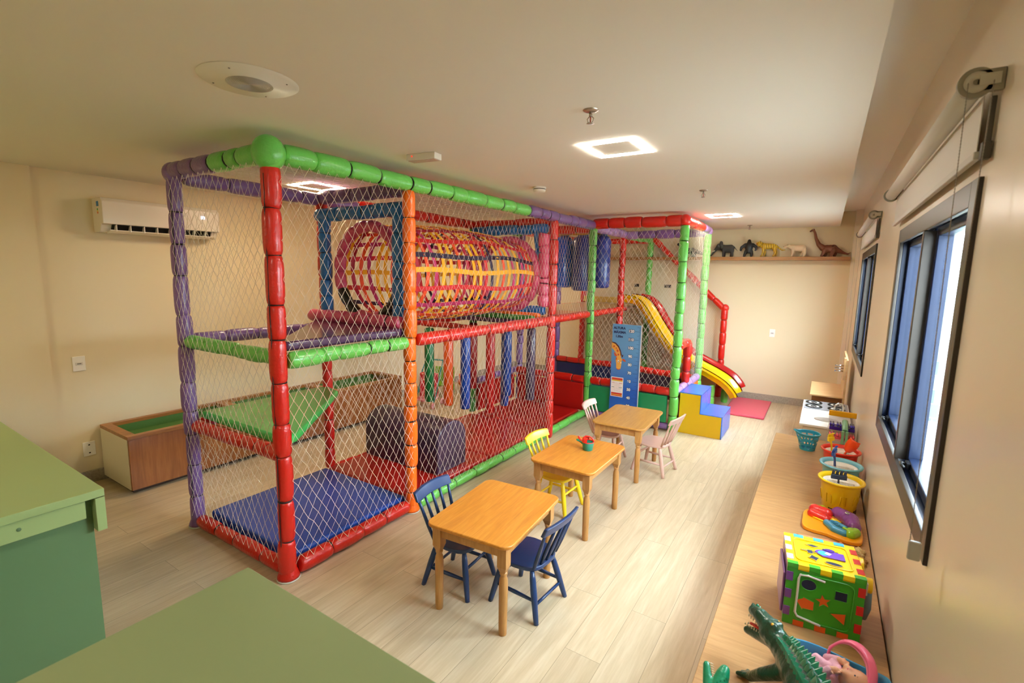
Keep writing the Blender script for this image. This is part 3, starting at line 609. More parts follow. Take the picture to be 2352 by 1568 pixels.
# tunnel
TX, TZ, T0, T1 = -3.11, 1.86, 2.66, 4.80
TU = bpy.data.objects.new('crawl_tunnel', None); COL.objects.link(TU); TU.parent = PF; TU.matrix_parent_inverse = Matrix.Translation(-Vector(PF.location))
def tpart(o): return o
def padT(*a, **k): o = padded(*a, **k, parent=TU); o.matrix_parent_inverse = Matrix.Identity(4); return o
padT('padded_frame', (-3.60, T0, 1.48), (-3.60, T0, 2.32), .052, [(1, 'blue')], .17, seed=101)
padT('padded_frame', (-2.73, T0, 1.48), (-2.73, T0, 2.30), .052, [(1, 'blue')], .17, seed=102)
padT('padded_frame', (-3.68, T0, 2.33), (-2.68, T0, 2.33), .056, [(1, 'blue')], .15, seed=103)
padT('padded_frame', (-3.75, T0-.05, 1.49), (-2.66, T0-.05, 1.49), .052, [(1, 'pink')], .15, seed=104)
padT('padded_frame', (-3.66, T1, 1.50), (-3.66, T1, 2.36), .05, [(1, 'pink')], .17, seed=105)
padT('padded_frame', (-2.66, T1-.02, 1.52), (-2.66, T1-.02, 2.32), .065, [(1, 'pink')], .11, seed=106)
padT('padded_frame', (-3.66, T1, 2.37), (-2.64, T1, 2.37), .055, [(1, 'blue')], .2, seed=107)
padT('padded_frame', (-3.66, T1, 1.47), (-2.64, T1, 1.47), .05, [(1, 'blue')], .2, seed=108)
padT('padded_frame', (-2.78, T1, 2.36), (-2.72, T1, 1.9), .035, [(1, 'blue')], .2, seed=109)
def ringpad(y, R, r, keyf, n, seed):
    rd = random.Random(seed); b = MB(); t = MB()
    keys = ['pink', 'black']
    for i in range(n):
        a0 = 2*PI*i/n; a1 = 2*PI*(i+1)/n; pts = []; rr = []
        for q in (0, .06, .25, .5, .75, .94, 1):
            a = a0+(a1-a0)*q; pts.append((TX+R*math.cos(a), y, TZ+R*1.02*math.sin(a))); rr.append(r*(.75+.25*(1-abs(2*q-1)**5))*(1+rd.uniform(-.02, .02)))
        b.tube(pts, rr, 12, keys.index(keyf((a0+a1)/2)))
    o = b.build('ring_pad', [V[k] for k in keys], TU); return o
ringpad(T0+.04, .36, .048, lambda a: 'black' if (PI*1.08 < a < PI*1.42 or PI*1.58 < a < PI*1.95) else 'pink', 16, 5)
ringpad(T1-.06, .38, .055, lambda a: 'pink', 16, 6)
ST = {k: mat('strap_'+k, h, .55, bump=.3, bscale=200) for k, h in dict(red='#c4151c', magenta='#b5285e', yellow='#eeaa14', navy='#2a1838', orange='#e1491b', crimson='#a5152f', green='#2f6a38').items()}
def ribbon(name, path, normals, wd, key, th=.0016):
    b = MB(); P = [Vector(p) for p in path]; vs = []; n = len(P)
    for i in range(n):
        t = (P[min(i+1, n-1)]-P[max(i-1, 0)]).normalized(); nn = Vector(normals[i]).normalized(); s = t.cross(nn).normalized()*wd/2; e = nn*th
        vs += [P[i]-s-e, P[i]+s-e, P[i]+s+e, P[i]-s+e]
    fs = []
    for i in range(n-1):
        for k in range(4): fs.append((4*i+k, 4*i+(k+1) % 4, 4*i+4+(k+1) % 4, 4*i+4+k))
    b.add(vs, fs, 0, False); return b.build(name, ST[key], TU)
rd = random.Random(42)
def Rt(y): q = (y-T0)/(T1-T0); return .345+.085*math.sin(PI*min(1, max(0, q)))**.6
NL = 18; lk = ['yellow', 'red', 'magenta', 'red', 'navy', 'crimson', 'magenta', 'yellow', 'orange', 'red', 'navy', 'crimson', 'orange', 'magenta', 'red', 'navy', 'crimson', 'red']
lk = ['yellow', 'navy', 'red', 'crimson', 'yellow', 'crimson', 'red', 'magenta', 'red', 'yellow', 'red', 'navy', 'orange', 'yellow', 'navy', 'orange', 'magenta', 'red']
for i in range(NL):
    a0 = 2*PI*i/NL+rd.uniform(-.03, .03)+.05; path = []; nm = []
    for k in range(21):
        y = T0+.02+(T1-T0-.04)*k/20; a = a0+.03*math.sin(k*.5+i); R = Rt(y)+.003+(.002 if k % 2 else -.002)
        path.append((TX+R*math.cos(a), y, TZ+R*math.sin(a))); nm.append((math.cos(a), 0, math.sin(a)))
    ribbon('long_strap', path, nm, .041, lk[i])
NH = 21; hk = ['red', 'yellow', 'crimson', 'magenta', 'navy', 'orange', 'red', 'yellow', 'navy', 'crimson']
for i in range(NH):
    y0 = T0+.10+(T1-T0-.2)*i/(NH-1); path = []; nm = []; sl = rd.uniform(-.03, .03)
    for k in range(33):
        a = 2*PI*k/32; y = y0+sl*math.sin(a)+.008*math.sin(3*a+i); R = Rt(y)+(-.002 if k % 2 else .002)
        path.append((TX+R*math.cos(a), y, TZ+R*math.sin(a))); nm.append((math.cos(a), 0, math.sin(a)))
    ribbon('hoop_strap', path, nm, .040, rd.choice(hk) if i % 4 else 'yellow')

# slide lanes
def slide(name, y0, y1, m, lip=.09):
    cp = [(-2.62, 1.50), (-2.45, 1.47), (-2.32, 1.36), (-2.16, 1.12), (-1.98, .88), (-1.78, .70), (-1.55, .57), (-1.30, .46), (-1.12, .36), (-1.02, .26), (-.985, .20)]
    pts = []
    for i in range(len(cp)-1):
        a, b_, c, d = cp[max(0, i-1)], cp[i], cp[i+1], cp[min(len(cp)-1, i+2)]
        for k in range(5):
            t = k/5; f = lambda p: .5*((2*p[1])+(-p[0]+p[2])*t+(2*p[0]-5*p[1]+4*p[2]-p[3])*t*t+(-p[0]+3*p[1]-3*p[2]+p[3])*t**3)
            pts.append((f((a[0], b_[0], c[0], d[0])), f((a[1], b_[1], c[1], d[1]))))
    pts.append(cp[-1]); n = len(pts); w_ = y1-y0; vs = []
    sec = [(0, .012), (.0, .0), (.03, .0), (.05, -.02), (.07, -lip*.85), (.10, -lip), (w_/2, -lip-.008), (w_-.10, -lip), (w_-.07, -lip*.85), (w_-.05, -.02), (w_-.03, .0), (w_, .0), (w_, -.03), (w_-.04, -.04), (w_-.06, -lip-.02), (w_/2, -lip-.03), (.06, -lip-.02), (.04, -.04), (0, -.03)]
    K = len(sec)
    for i in range(n):
        p = Vector((pts[i][0], 0, pts[i][1])); q0 = pts[max(0, i-1)]; q1 = pts[min(n-1, i+1)]; t = Vector((q1[0]-q0[0], 0, q1[1]-q0[1])).normalized(); up = Vector((-t.z, 0, t.x)) if t.x > 0 else Vector((t.z, 0, -t.x))
        fl = 1 if i < n-6 else 1+.0*(i-n+6)
        for (yy, zz) in sec: vs.append(p+Vector((0, y0+yy, 0))+up*(zz+lip)*fl)
    fs = []
    for i in range(n-1):
        for k in range(K): fs.append((i*K+k, (i+1)*K+k, (i+1)*K+(k+1) % K, i*K+(k+1) % K))
    fs.append(tuple(range(K))); fs.append(tuple((n-1)*K+k for k in range(K-1, -1, -1)))
    b = MB().add(vs, fs, 0, True); o = b.build(name, m, PF, root=True)
    es = o.modifiers.new('e', 'EDGE_SPLIT'); es.split_angle = .7
    g = MB()
    for yy in (y0+w_*.32, y0+w_*.6): g.ball((-1.08, yy, .33+.012), (.008, .008, .004), 8, 5)
    g.build('slide_bolts', mat('chrome', '#d8d8d8', .12, metal=1), o)
    return o
slide('slide', 7.22, 7.66, mat('glossy_yellow_plastic', '#eeb908', .16, coat=.5))
slide('slide', 7.67, 8.08, mat('glossy_red_plastic', '#b3100e', .16, coat=.5))
# side panels of the ball area
def panel(a, b_, m, bev=.015): return MB().box(a, b_).build('padded_panel', m, PF, bevel=bev, bseg=3, root=True)
M_gm = mat('green_mat_vinyl', '#0e7f4d', .3, bump=.08, bscale=25, coat=.3); M_rm = mat('red_mat_vinyl', '#a8150f', .3, bump=.08, bscale=25, coat=.4); M_nm = mat('navy_mat_vinyl', '#14254f', .3, coat=.3)
panel((AX+.06, YD-.045, .11), (EX-.07, YD+.0, .445), M_gm)
panel((GX+.08, YD-.04, .08), (AX-.02, YD+.0, .45), M_rm)
panel((GX+.05, YK-.03, .08), (AX-.08, YK+.02, .46), M_nm); panel((AX-.02, YK-.03, .08), (EX-.06, YK+.02, .43), mat('shaded_purple_mat_vinyl', '#2a1526', .3, coat=.3))  # right panel's dark purple paints in shade on the same navy mat wall
panel((EX-.02, YD+.06, .02), (EX+.025, 6.5, .44), V['orange']); panel((EX-.02, 6.52, .02), (EX+.025, YK-.05, .44), V['orange'])
panel((GX-.0, 4.95, .1), (GX+.05, YD-.05, .45), M_rm)

# ---------------- mats and loose foam in the frame ----------------
def mat_thing(x0, y0, x1, y1, z0, z1, m, label, group=None, bev=.022, cat='floor mat', name='floor_mat'):
    o = MB().box((x0, y0, z0), (x1, y1, z1)).build(name, m, None, bevel=bev, bseg=4); return tag(o, label, cat, group)
M_bm = mat('blue_mat_vinyl', '#14439c', .3, bump=.08, bscale=25, coat=.35)
mat_thing(GX+.06, YA+.06, AX-.08, YB1+.0, .02, .11, M_bm, 'shiny blue floor mat in the nearest bay of the play frame')
mat_thing(GX+.06, YB1+.02, AX-.06, 3.74, .02, .10, M_rm, 'red floor mat under the dark purple foam block')
mat_thing(GX+.06, 3.76, AX-.06, 4.82, .02, .10, M_rm, 'red floor mat beneath the hanging foam tubes')
mat_thing(GX+.09, 4.86, AX-.06, YD-.06, .02, .10, M_rm, 'red floor mat in the open doorway bay beside the green post')
mat_thing(-1.06, 7.13, -.545, 8.18, .0, .035, mat('pink_mat_vinyl', '#d4506a', .35, bump=.05, bscale=25, coat=.2), 'flat pink landing mat on the floor below the slides', bev=.012)
b = MB(); b.T = Matrix(((0, 0, 1, GX+.07), (1, 0, 0, 3.08), (0, 1, 0, .101), (0, 0, 0, 1)))
prof = [(0, 0), (.40, 0), (.40, .28)]+[(.20+.20*math.cos(a*PI/12), .28+.17*math.sin(a*PI/12)) for a in range(1, 12)]+[(0, .28)]
b.prism(prof, 0, .93); o = b.build('foam_block', mat('dark_purple_foam_vinyl', '#39203a', .3, bump=.1, bscale=20, coat=.35), None, bevel=.015, bseg=3); tag(o, 'dark purple foam block with rounded top lying on the red mat', 'foam block')
def hang(x, y, z, key_m, label, r=.052, ztop=MID-.07, grp=None):
    t = thing('hanging_foam_tube', label, 'foam tube', (x, y, z), 0, grp)
    MB().lathe([(.001, 0), (r*.8, .0), (r, .012), (r*1.0, ztop-z-.03), (r*.8, ztop-z-.015), (.001, ztop-z-.012)], 20, caps=False).build('foam_cover', key_m, t)
    MB().tube([(0, 0, ztop-z-.02), (0, 0, ztop-z+.02)], .006, 6).build('cord', M_tie, t)
foam = lambda n, h: mat(n, h, .4, bump=.08, bscale=20, coat=.2)
G_ = 'foam tubes hanging under the strap tunnel'
hang(-3.58, 3.92, .46, foam('foam_green', '#0f6b33'), 'dark green foam tube hanging under the tunnel', grp=G_)
hang(-3.31, 3.92, .46, foam('foam_orange', '#d9500f'), 'orange foam tube hanging under the tunnel', grp=G_)
hang(-3.08, 3.92, .46, foam('foam_blue', '#163a8c'), 'nearer blue foam tube, hanging beside the orange tube', grp=G_)
hang(-3.56, 4.68, .47, foam('foam_darkred', '#8d1616'), 'dark red foam tube in front of the rear green post', grp=G_)
hang(-3.30, 4.68, .20, foam('foam_red', '#b31410'), 'long red foam tube reaching nearly down to the mat', grp=G_, r=.055)
hang(-3.06, 4.68, .45, foam('foam_blue', ''), 'farther blue foam tube, right of the long red tube', grp=G_)
hang(-2.74, 4.68, .45, foam('foam_purple', '#3a2340'), 'dark purple foam tube hanging nearest the red post', grp=G_)
hang(-3.30, 5.0, .22, foam('foam_blue', ''), 'blue foam tube mostly hidden behind the long red tube', grp=G_, ztop=MID-.02)
def bag(x, y, r, z0, z1, m, label):
    t = thing('hanging_roller', label, 'foam roller', (x, y, z0), 0, 'big blue foam rollers hanging in the upper bay')
    h = z1-z0; MB().lathe([(.001, 0), (r*.75, .0), (r*.93, .015), (r, .05), (r, h-.12), (r*.85, h-.06), (r*.45, h-.03), (.001, h-.03)], 28, caps=False).build('roller_cover', m, t)
    MB().box((-r*.55, -.004, h-.05), (r*.55, .004, h+.02)).build('hanging_strap', V['blue'], t)
M_bb = mat('big_blue_vinyl', '#1c4fb0', .2, bump=.2, bscale=12, coat=.6); M_bn = mat('navy_roller_vinyl', '#1d2f78', .3, bump=.1, bscale=15, coat=.3)
bag(-3.29, 6.5, .14, 1.69, 2.46, M_bb, 'shiny mid blue foam roller, the leftmost of the hanging rollers')
bag(-2.99, 6.5, .145, 1.65, 2.46, M_bn, 'dark navy foam roller hanging in the middle, behind the green post')
bag(-2.70, 6.5, .13, 1.70, 2.46, M_bn, 'dark navy foam roller hanging nearest the slide')

# ---------------- foam steps ----------------
t = thing('foam_steps', 'two-step foam stair, yellow sides with blue tops', 'foam steps', (-1.15, 6.2, 0))
sx0, sx1, sxm, sy0, sy1 = -1.37, -.88, -1.125, 5.93, 6.50
prof = [(sx0, 0), (sx1, 0), (sx1, .27), (sxm, .27), (sxm, .50), (sx0, .50)]
b = MB(); b.T = Matrix(((1, 0, 0, 0), (0, 0, -1, sy0+.012), (0, 1, 0, 0), (0, 0, 0, 1))); b.prism(prof, 0, .012); M_ysv = mat('yellow_step_vinyl', '#e3b512', .35, bump=.08, bscale=20, coat=.2); b.build('yellow_side', M_ysv, t, bevel=.003, root=True)
b = MB(); b.T = Matrix(((1, 0, 0, 0), (0, 0, -1, sy1), (0, 1, 0, 0), (0, 0, 0, 1))); b.prism(prof, 0, .012); b.build('yellow_side', M_ysv, t, bevel=.003, root=True)
M_sb = mat('blue_step_vinyl', '#2f6fd8', .22, bump=.25, bscale=14, coat=.5)
b = MB(); prof2 = [(x+(.003 if x == sx1 else 0), z+.003) for x, z in prof]; b.T = Matrix(((1, 0, 0, 0), (0, 0, -1, sy1-.012), (0, 1, 0, 0), (0, 0, 0, 1))); b.prism(prof, 0, sy1-sy0-.024); b.T = Matrix.Identity(4)
b.box((sx0-.001, sy0-.001, .49), (sxm+.004, sy1+.001, .503)).box((sxm-.008, sy0-.001, .262), (sxm+.004, sy1+.001, .50)).box((sxm, sy0-.001, .262), (sx1+.004, sy1+.001, .273)).box((sx1-.008, sy0-.001, 0), (sx1+.004, sy1+.001, .27))
b.build('blue_treads', M_sb, t, bevel=.002, root=True)

# ---------------- height sign ----------------
t = thing('height_sign', 'blue height chart board with giraffe leaning on the play frame', 'sign', (-2.02, 5.77, 0))
sx0, sx1, szt = -2.20, -1.84, 1.282; yy = 5.765
M_sg = mat('sign_blue', '#2f7fc6', .3, coat=.2)
N = M_sg.node_tree.nodes; L = M_sg.node_tree.links; tc = N.new('ShaderNodeTexCoord'); sp = N.new('ShaderNodeSeparateXYZ'); L.new(tc.outputs['Object'], sp.inputs[0]); cr = N.new('ShaderNodeValToRGB'); L.new(sp.outputs['Z'], cr.inputs[0])
cr.color_ramp.elements[0].position = .45; cr.color_ramp.elements[0].color = lin('#1b58b4'); cr.color_ramp.elements[1].position = 1.2; cr.color_ramp.elements[1].color = lin('#6ba3cf'); L.new(cr.outputs[0], N['Principled BSDF'].inputs['Base Color'])
MB().box((sx0, yy, 0.012), (sx1, yy+.02, szt)).build('board', M_sg, t, root=True)
MB().box((sx1, yy+.001, 0.012), (sx1+.006, yy+.02, szt)).build('board_edge', mat('sign_edge', '#b9b4ac', .4), t, root=True)
M_ink = mat('sign_navy_ink', '#1a2350', .5); M_wh = mat('sign_white', '#f6f3ea', .5)
zz_ = lambda z: z*1.045-.05
def stext(s, size, x, z, m=None, bold=.002, off=0, name='lettering', yo=.0012): return text_mesh(name, s, m or M_ink, t, size, (x, yy-yo, zz_(z)), RY, .0004, bold, root=True)
stext('ALTURA', .040, sx0+.090, 1.228); stext('MÁXIMA', .040, sx0+.095, 1.178); stext('1,30m', .038, sx0+.090, 1.128)
for n in range(20, 121, 10):
    z = n/100; stext(str(n), .046, sx1-.118, z, M_ink, .006, name='number_outline'); stext(str(n), .046, sx1-.118, z, M_wh, .0018, name='number', yo=.0024)
b = MB()
for n in range(6, 126):
    z = zz_(n/100); l = .062 if n % 10 == 0 else (.04 if n % 5 == 0 else .018)
    if n % 10 == 0: b.box((sx1-.075, yy-.001, z-.0014), (sx1-.008, yy, z+.0014))
    elif n % 5 == 0: b.box((sx1-.045, yy-.001, z-.0012), (sx1-.004, yy, z+.0012))
    else: b.box((sx1-.022, yy-.001, z-.001), (sx1-.004, yy, z+.001))
b.build('ruler_ticks', M_ink, t, root=True)
def flat(name, poly, m, yo, th=.0006):
    b = MB(); b.T = Matrix(((1, 0, 0, 0), (0, 0, -1, yy-yo+.0), (0, 1, 0, 0), (0, 0, 0, 1))); b.prism([(sx0+p[0], zz_(p[1])) for p in poly], 0, th); return b.build(name, m, t, root=True)
def ell(cx, cz, rx, rz, a=0, n=18): return [(cx+rx*math.cos(2*PI*i/n)*math.cos(a)-rz*math.sin(2*PI*i/n)*math.sin(a), cz+rx*math.cos(2*PI*i/n)*math.sin(a)+rz*math.sin(2*PI*i/n)*math.cos(a)) for i in range(n)]
gy = mat('giraffe_yellow', '#e8a94a', .5); go = mat('giraffe_orange', '#cf5a2c', .5); gb = mat('giraffe_brown', '#4a1f22', .5)
flat('giraffe_mane', [(0, 1.06), (.05, 1.05), (.09, 1.015), (.12, .96), (.135, .90), (.115, .90), (.0, 1.0)], gb, .001)
flat('giraffe_neck', [(0, 1.05), (.045, 1.035), (.085, .995), (.11, .945), (.125, .88), (.07, .88), (.055, .93), (.03, .96), (0, .985)], gy, .0018)
b = MB()
for sp_ in ((.03, 1.005, .014, .012, 0), (.06, .985, .008, .012, .5), (.078, .955, .012, .017, .4), (.055, .99, .005, .005, 0), (.09, .91, .012, .012, 0)):
    b.T = Matrix(((1, 0, 0, 0), (0, 0, -1, yy-.0025), (0, 1, 0, 0), (0, 0, 0, 1))); b.prism([(sx0+p[0], zz_(p[1])) for p in ell(*sp_)], 0, .0004)
b.build('giraffe_spots', go, t, root=True)
flat('giraffe_ear', [(.03, .935), (.045, .93), (.075, .90), (.07, .885), (.045, .89)], go, .0022); flat('giraffe_ear', [(.14, .86), (.165, .865), (.195, .84), (.18, .83), (.15, .84)], go, .0022)
flat('giraffe_head', [(.07, .885), (.12, .885), (.14, .86), (.135, .80), (.128, .745), (.115, .728), (.085, .728), (.07, .745), (.068, .80), (.06, .84)], gy, .003)
flat('giraffe_muzzle', [(.072, .745), (.085, .728), (.115, .728), (.125, .742), (.10, .736)], go, .0036)
flat('giraffe_horn', [(.145, .88), (.155, .905), (.15, .915), (.14, .908), (.132, .885)], gb, .0036); flat('giraffe_horn', [(.062, .84), (.058, .87), (.07, .878), (.078, .85)], go, .0036)
flat('giraffe_eye', ell(.095, .83, .011, .014), M_wh, .0036); flat('giraffe_pupil', ell(.097, .827, .005, .007), M_ink, .0044); flat('giraffe_eye', ell(.128, .815, .005, .01), M_wh, .0036)
flat('notice_sheet', [(.012, .395), (.17, .395), (.17, .635), (.012, .635)], M_wh, .001)
M_nr = mat('notice_red', '#c73a26', .5); M_ny = mat('notice_yellow', '#e2c233', .5); M_ng = mat('notice_green', '#2c7a55', .5); M_npk = mat('notice_text_pink', '#d9a7a0', .5)
flat('notice_band', [(.02, .600), (.162, .600), (.162, .627), (.02, .627)], M_nr, .0018); flat('notice_band', [(.02, .585), (.162, .585), (.162, .600), (.02, .600)], M_ny, .0018)
flat('notice_band', [(.02, .402), (.162, .402), (.162, .415), (.02, .415)], M_nr, .0018); flat('notice_band', [(.02, .415), (.162, .415), (.162, .422), (.02, .422)], M_ny, .0018); flat('notice_band', [(.02, .422), (.162, .422), (.162, .445), (.02, .445)], M_nr, .0018)
b = MB()
for i in range(11): b.box((sx0+.024, yy-.0024, zz_(.458+i*.0105)), (sx0+.158-(i % 3)*.012, yy-.0012, zz_(.4605+i*.0105)))
b.build('notice_text_lines', M_npk, t, root=True)
flat('notice_bar', [(.022, .563), (.058, .563), (.058, .568), (.022, .568)], M_nr, .0026); flat('notice_bar', [(.118, .563), (.158, .563), (.158, .568), (.118, .568)], M_nr, .0026)
flat('notice_bar', [(.022, .508), (.056, .508), (.056, .513), (.022, .513)], M_ng, .0026); flat('notice_bar', [(.118, .508), (.158, .508), (.158, .513), (.118, .513)], M_ng, .0026)
# ---------------- small tables ----------------
M_tt = wood('table_top_wood', '#b8742a', '#c9822f', '#d4933f', 'Y', rough=.3, scale=1.0, coat=.25)
M_tl = wood('table_leg_wood', '#a9763f', '#b9854a', '#c89458', 'Z', rough=.4, scale=1.2)
def make_table(label, c, w_, d_, rz, m_top):
    t = thing('small_table', label, 'table', (c[0], c[1], 0), math.radians(rz), "children's wooden tables")
    hw, hd = w_/2, d_/2
    MB().prism(rrect(-hw, -hd, hw, hd, .055, 7), .502, .522).build('table_top', m_top, t, bevel=.006, bseg=3)
    b = MB(); i = .045; a = .018; z0, z1 = .435, .502
    b.box((-hw+i+.03, -hd+i, z0), (hw-i-.03, -hd+i+a, z1)).build('apron', M_tl, t)
    MB().box((-hw+i+.03, hd-i-a, z0), (hw-i-.03, hd-i, z1)).build('apron', M_tl, t)
    MB().box((-hw+i, -hd+i+.03, z0), (-hw+i+a, hd-i-.03, z1)).build('apron', M_tl, t)
    MB().box((hw-i-a, -hd+i+.03, z0), (hw-i, hd-i-.03, z1)).build('apron', M_tl, t)
    for sx in (-1, 1):
        for sy in (-1, 1):
            o = (sx*(hw-.058), sy*(hd-.058), 0); q = .026
            b = MB().box((o[0]-q, o[1]-q, .385), (o[0]+q, o[1]+q, .502))
            b.add([(o[0]-q, o[1]-q, .385), (o[0]+q, o[1]-q, .385), (o[0]+q, o[1]+q, .385), (o[0]-q, o[1]+q, .385), (o[0]-.014, o[1]-.014, .350), (o[0]+.014, o[1]-.014, .350), (o[0]+.014, o[1]+.014, .350), (o[0]-.014, o[1]+.014, .350)], [(0, 1, 5, 4), (1, 2, 6, 5), (2, 3, 7, 6), (3, 0, 4, 7)])
            b.lathe([(.020, 0), (.0215, .004), (.0225, .06), (.0235, .20), (.024, .28), (.022, .312), (.0165, .328), (.0155, .332), (.02, .340), (.021, .347), (.016, .356)], 20, o=o)
            b.build('leg', M_tl, t)
    return t
make_table('nearest honey wood table, between two dark blue chairs', (-1.49, 2.20), .525, .675, 4.5, M_tt)
make_table('middle honey wood table carrying the toy watering can', (-1.485, 3.315), .51, .69, 0, M_tt)
M_tt2 = wood('table_top_wood_pale', '#b07c3c', '#bd8945', '#c9964f', 'Y', rough=.3, scale=1.2, coat=.25)
make_table('farthest and plainest wood table, between two pale pink chairs', (-1.51, 4.50), .50, .74, 2, M_tt2)

# ---------------- chairs (facing +Y locally) ----------------
def chair_mesh(key, hexc, hex2=None):
    m = mat('paint_'+key, hexc, .35, coat=.25, bump=.05, bscale=60)
    P = []
    seat = []
    for i in range(28):
        a = 2*PI*i/28; x = .150*math.copysign(abs(math.cos(a))**.62, math.cos(a)); y = .140*math.copysign(abs(math.sin(a))**.62, math.sin(a)); x *= 1-.10*(-y/.14) if y < 0 else 1+.02*(y/.14); seat.append((x, y))
    P.append(('seat', MB().prism(seat, .268, .292), .006))
    legs = {}
    for sx in (-1, 1):
        for sy, fy in ((1, .155), (-1, -.165)):
            a = Vector((sx*.10, sy*.095, .27)); c = Vector((sx*.150, fy, 0)); legs[sx, sy] = (a, c)
            P.append(('leg', MB().tube([c, c.lerp(a, .08), c.lerp(a, .55), c.lerp(a, .8), a], [.0135, .0145, .0185, .017, .012], 12), 0))
    q = lambda k, t: legs[k][1].lerp(legs[k][0], t)
    for sx in (-1, 1): P.append(('stretcher', MB().tube([q((sx, 1), .42), q((sx, 1), .42).lerp(q((sx, -1), .42), .5), q((sx, -1), .42)], [.008, .0115, .008], 10), 0))
    P.append(('stretcher', MB().tube([q((-1, 1), .62), q((1, 1), .62)], .009, 10), 0)); P.append(('stretcher', MB().tube([q((-1, -1), .34), q((1, -1), .34)], .009, 10), 0))
    b = MB(); vs = []; n = 14
    for i in range(n+1):
        u = -1+2*i/n; x = .168*u; y = -.205-.022*(1-u*u)+.0; h = .030*(1-.12*abs(u)**4); top = .572+.010*(1-u*u)
        for yy, zz in ((y+.013+.012, top-2*h), (y-.009+.012, top-2*h), (y-.013, top), (y+.009, top)): vs.append((x, yy-(zz-.5)*.15, zz))
    fs = []
    for i in range(n):
        for k in range(4): fs.append((4*i+k, 4*i+(k+1) % 4, 4*i+4+(k+1) % 4, 4*i+4+k))
    fs += [(3, 2, 1, 0), tuple(4*n+k for k in range(4))]
    P.append(('top_rail', b.add(vs, fs, 0, False), .006))
    for i in range(5):
        u = -1+.5*i; a = Vector((.112*u, -.115-.008*(1-u*u), .285)); c = Vector((.145*u, -.203-.018*(1-u*u), .530))
        P.append(('spindle', MB().tube([a, a.lerp(c, .35), a.lerp(c, .8), c], [.0085, .0115, .009, .0075], 10), 0))
    return m, P
def make_chair(key, hexc, label, loc, rz, grp=None):
    m, P = chair_mesh(key, hexc); t = thing('child_chair', label, 'chair', (loc[0], loc[1], 0), math.radians(rz), grp)
    for n, b, bv in P: b.build(n, m, t, bevel=bv)
    return t
def put_chair(src, label, loc, rz, m=None):
    c = copy_tree(src); c.location = (loc[0], loc[1], 0); c.rotation_euler = (0, 0, math.radians(rz)); c['label'] = label; c['group'] = src['group']
    return c
GC = "children's spindle-back chairs"
cb = make_chair('navy', '#193562', 'dark blue chair tucked under the far left side of the nearest table', (-1.735, 2.17), -86, GC)
put_chair(cb, 'blue chair on the window side of the nearest table, its back to the viewer', (-1.305, 2.255), 86)
cy_ = make_chair('yellow', '#f0cd1e', 'yellow chair tucked under the middle table', (-1.69, 3.37), -92, GC)
cp_ = make_chair('pink', '#d9b3a4', 'pale pink chair on the play-frame side of the farthest table', (-1.76, 4.60), -88, GC)
put_chair(cp_, 'pale pink chair on the window side of the farthest table', (-1.27, 4.60), 82)

# ---------------- watering can ----------------
t = thing('toy_watering_can', 'small green toy watering can with red handle on the middle table', 'watering can', (-1.455, 3.40, .522), math.radians(12))
M_tg = mat('toy_teal', '#14806a', .3, coat=.3); M_tr = mat('toy_red', '#d3231a', .3, coat=.4)
MB().lathe([(.001, 0), (.036, 0), (.038, .003), (.047, .060), (.0475, .064), (.0445, .064), (.036, .006), (.001, .005)], 28, caps=False).build('body', M_tg, t)
MB().tube([(-.036, 0, .045), (-.062, 0, .058), (-.080, 0, .066)], [.011, .007, .0065], 12).lathe([(.0065, 0), (.014, .012), (.013, .013), (.001, .011)], 14, o=(-.082, 0, .060)).build('spout', M_tg, t)
b = MB()
b.tube([(.046*math.cos(a*PI/12), .046*math.sin(a*PI/12), .066) for a in range(24)], .0035, 8, closed=True)
b.tube([(-.038, 0, .066), (-.036, 0, .088), (-.018, 0, .106), (.008, 0, .108), (.032, 0, .096), (.045, 0, .068)], [.010, .010, .0075, .006, .006, .006], 12, flat=1.0)
n = 10
for i in range(6):   # half-shell hood on the spout side
    pass
vs = []; fs = []
for i in range(n+1):
    a = PI/2+PI*i/n
    for k in range(6):
        q = k/5*PI/2*.8; vs.append((.046*math.cos(a)*math.cos(q*.75), .046*math.sin(a)*math.cos(q), .066+.036*math.sin(q)))
for i in range(n):
    for k in range(5): fs.append((i*6+k, (i+1)*6+k, (i+1)*6+k+1, i*6+k+1))
b.add(vs, fs, 0, True); b.build('handle_hood', M_tr, t)
MB().tube([(-.05, 0, .068), (-.064, 0, .076), (-.072, 0, .09)], [.006, .007, .006], 10).ball((-.074, 0, .092), (.008, .011, .011), 10, 8).build('spout_tab', M_tr, t)

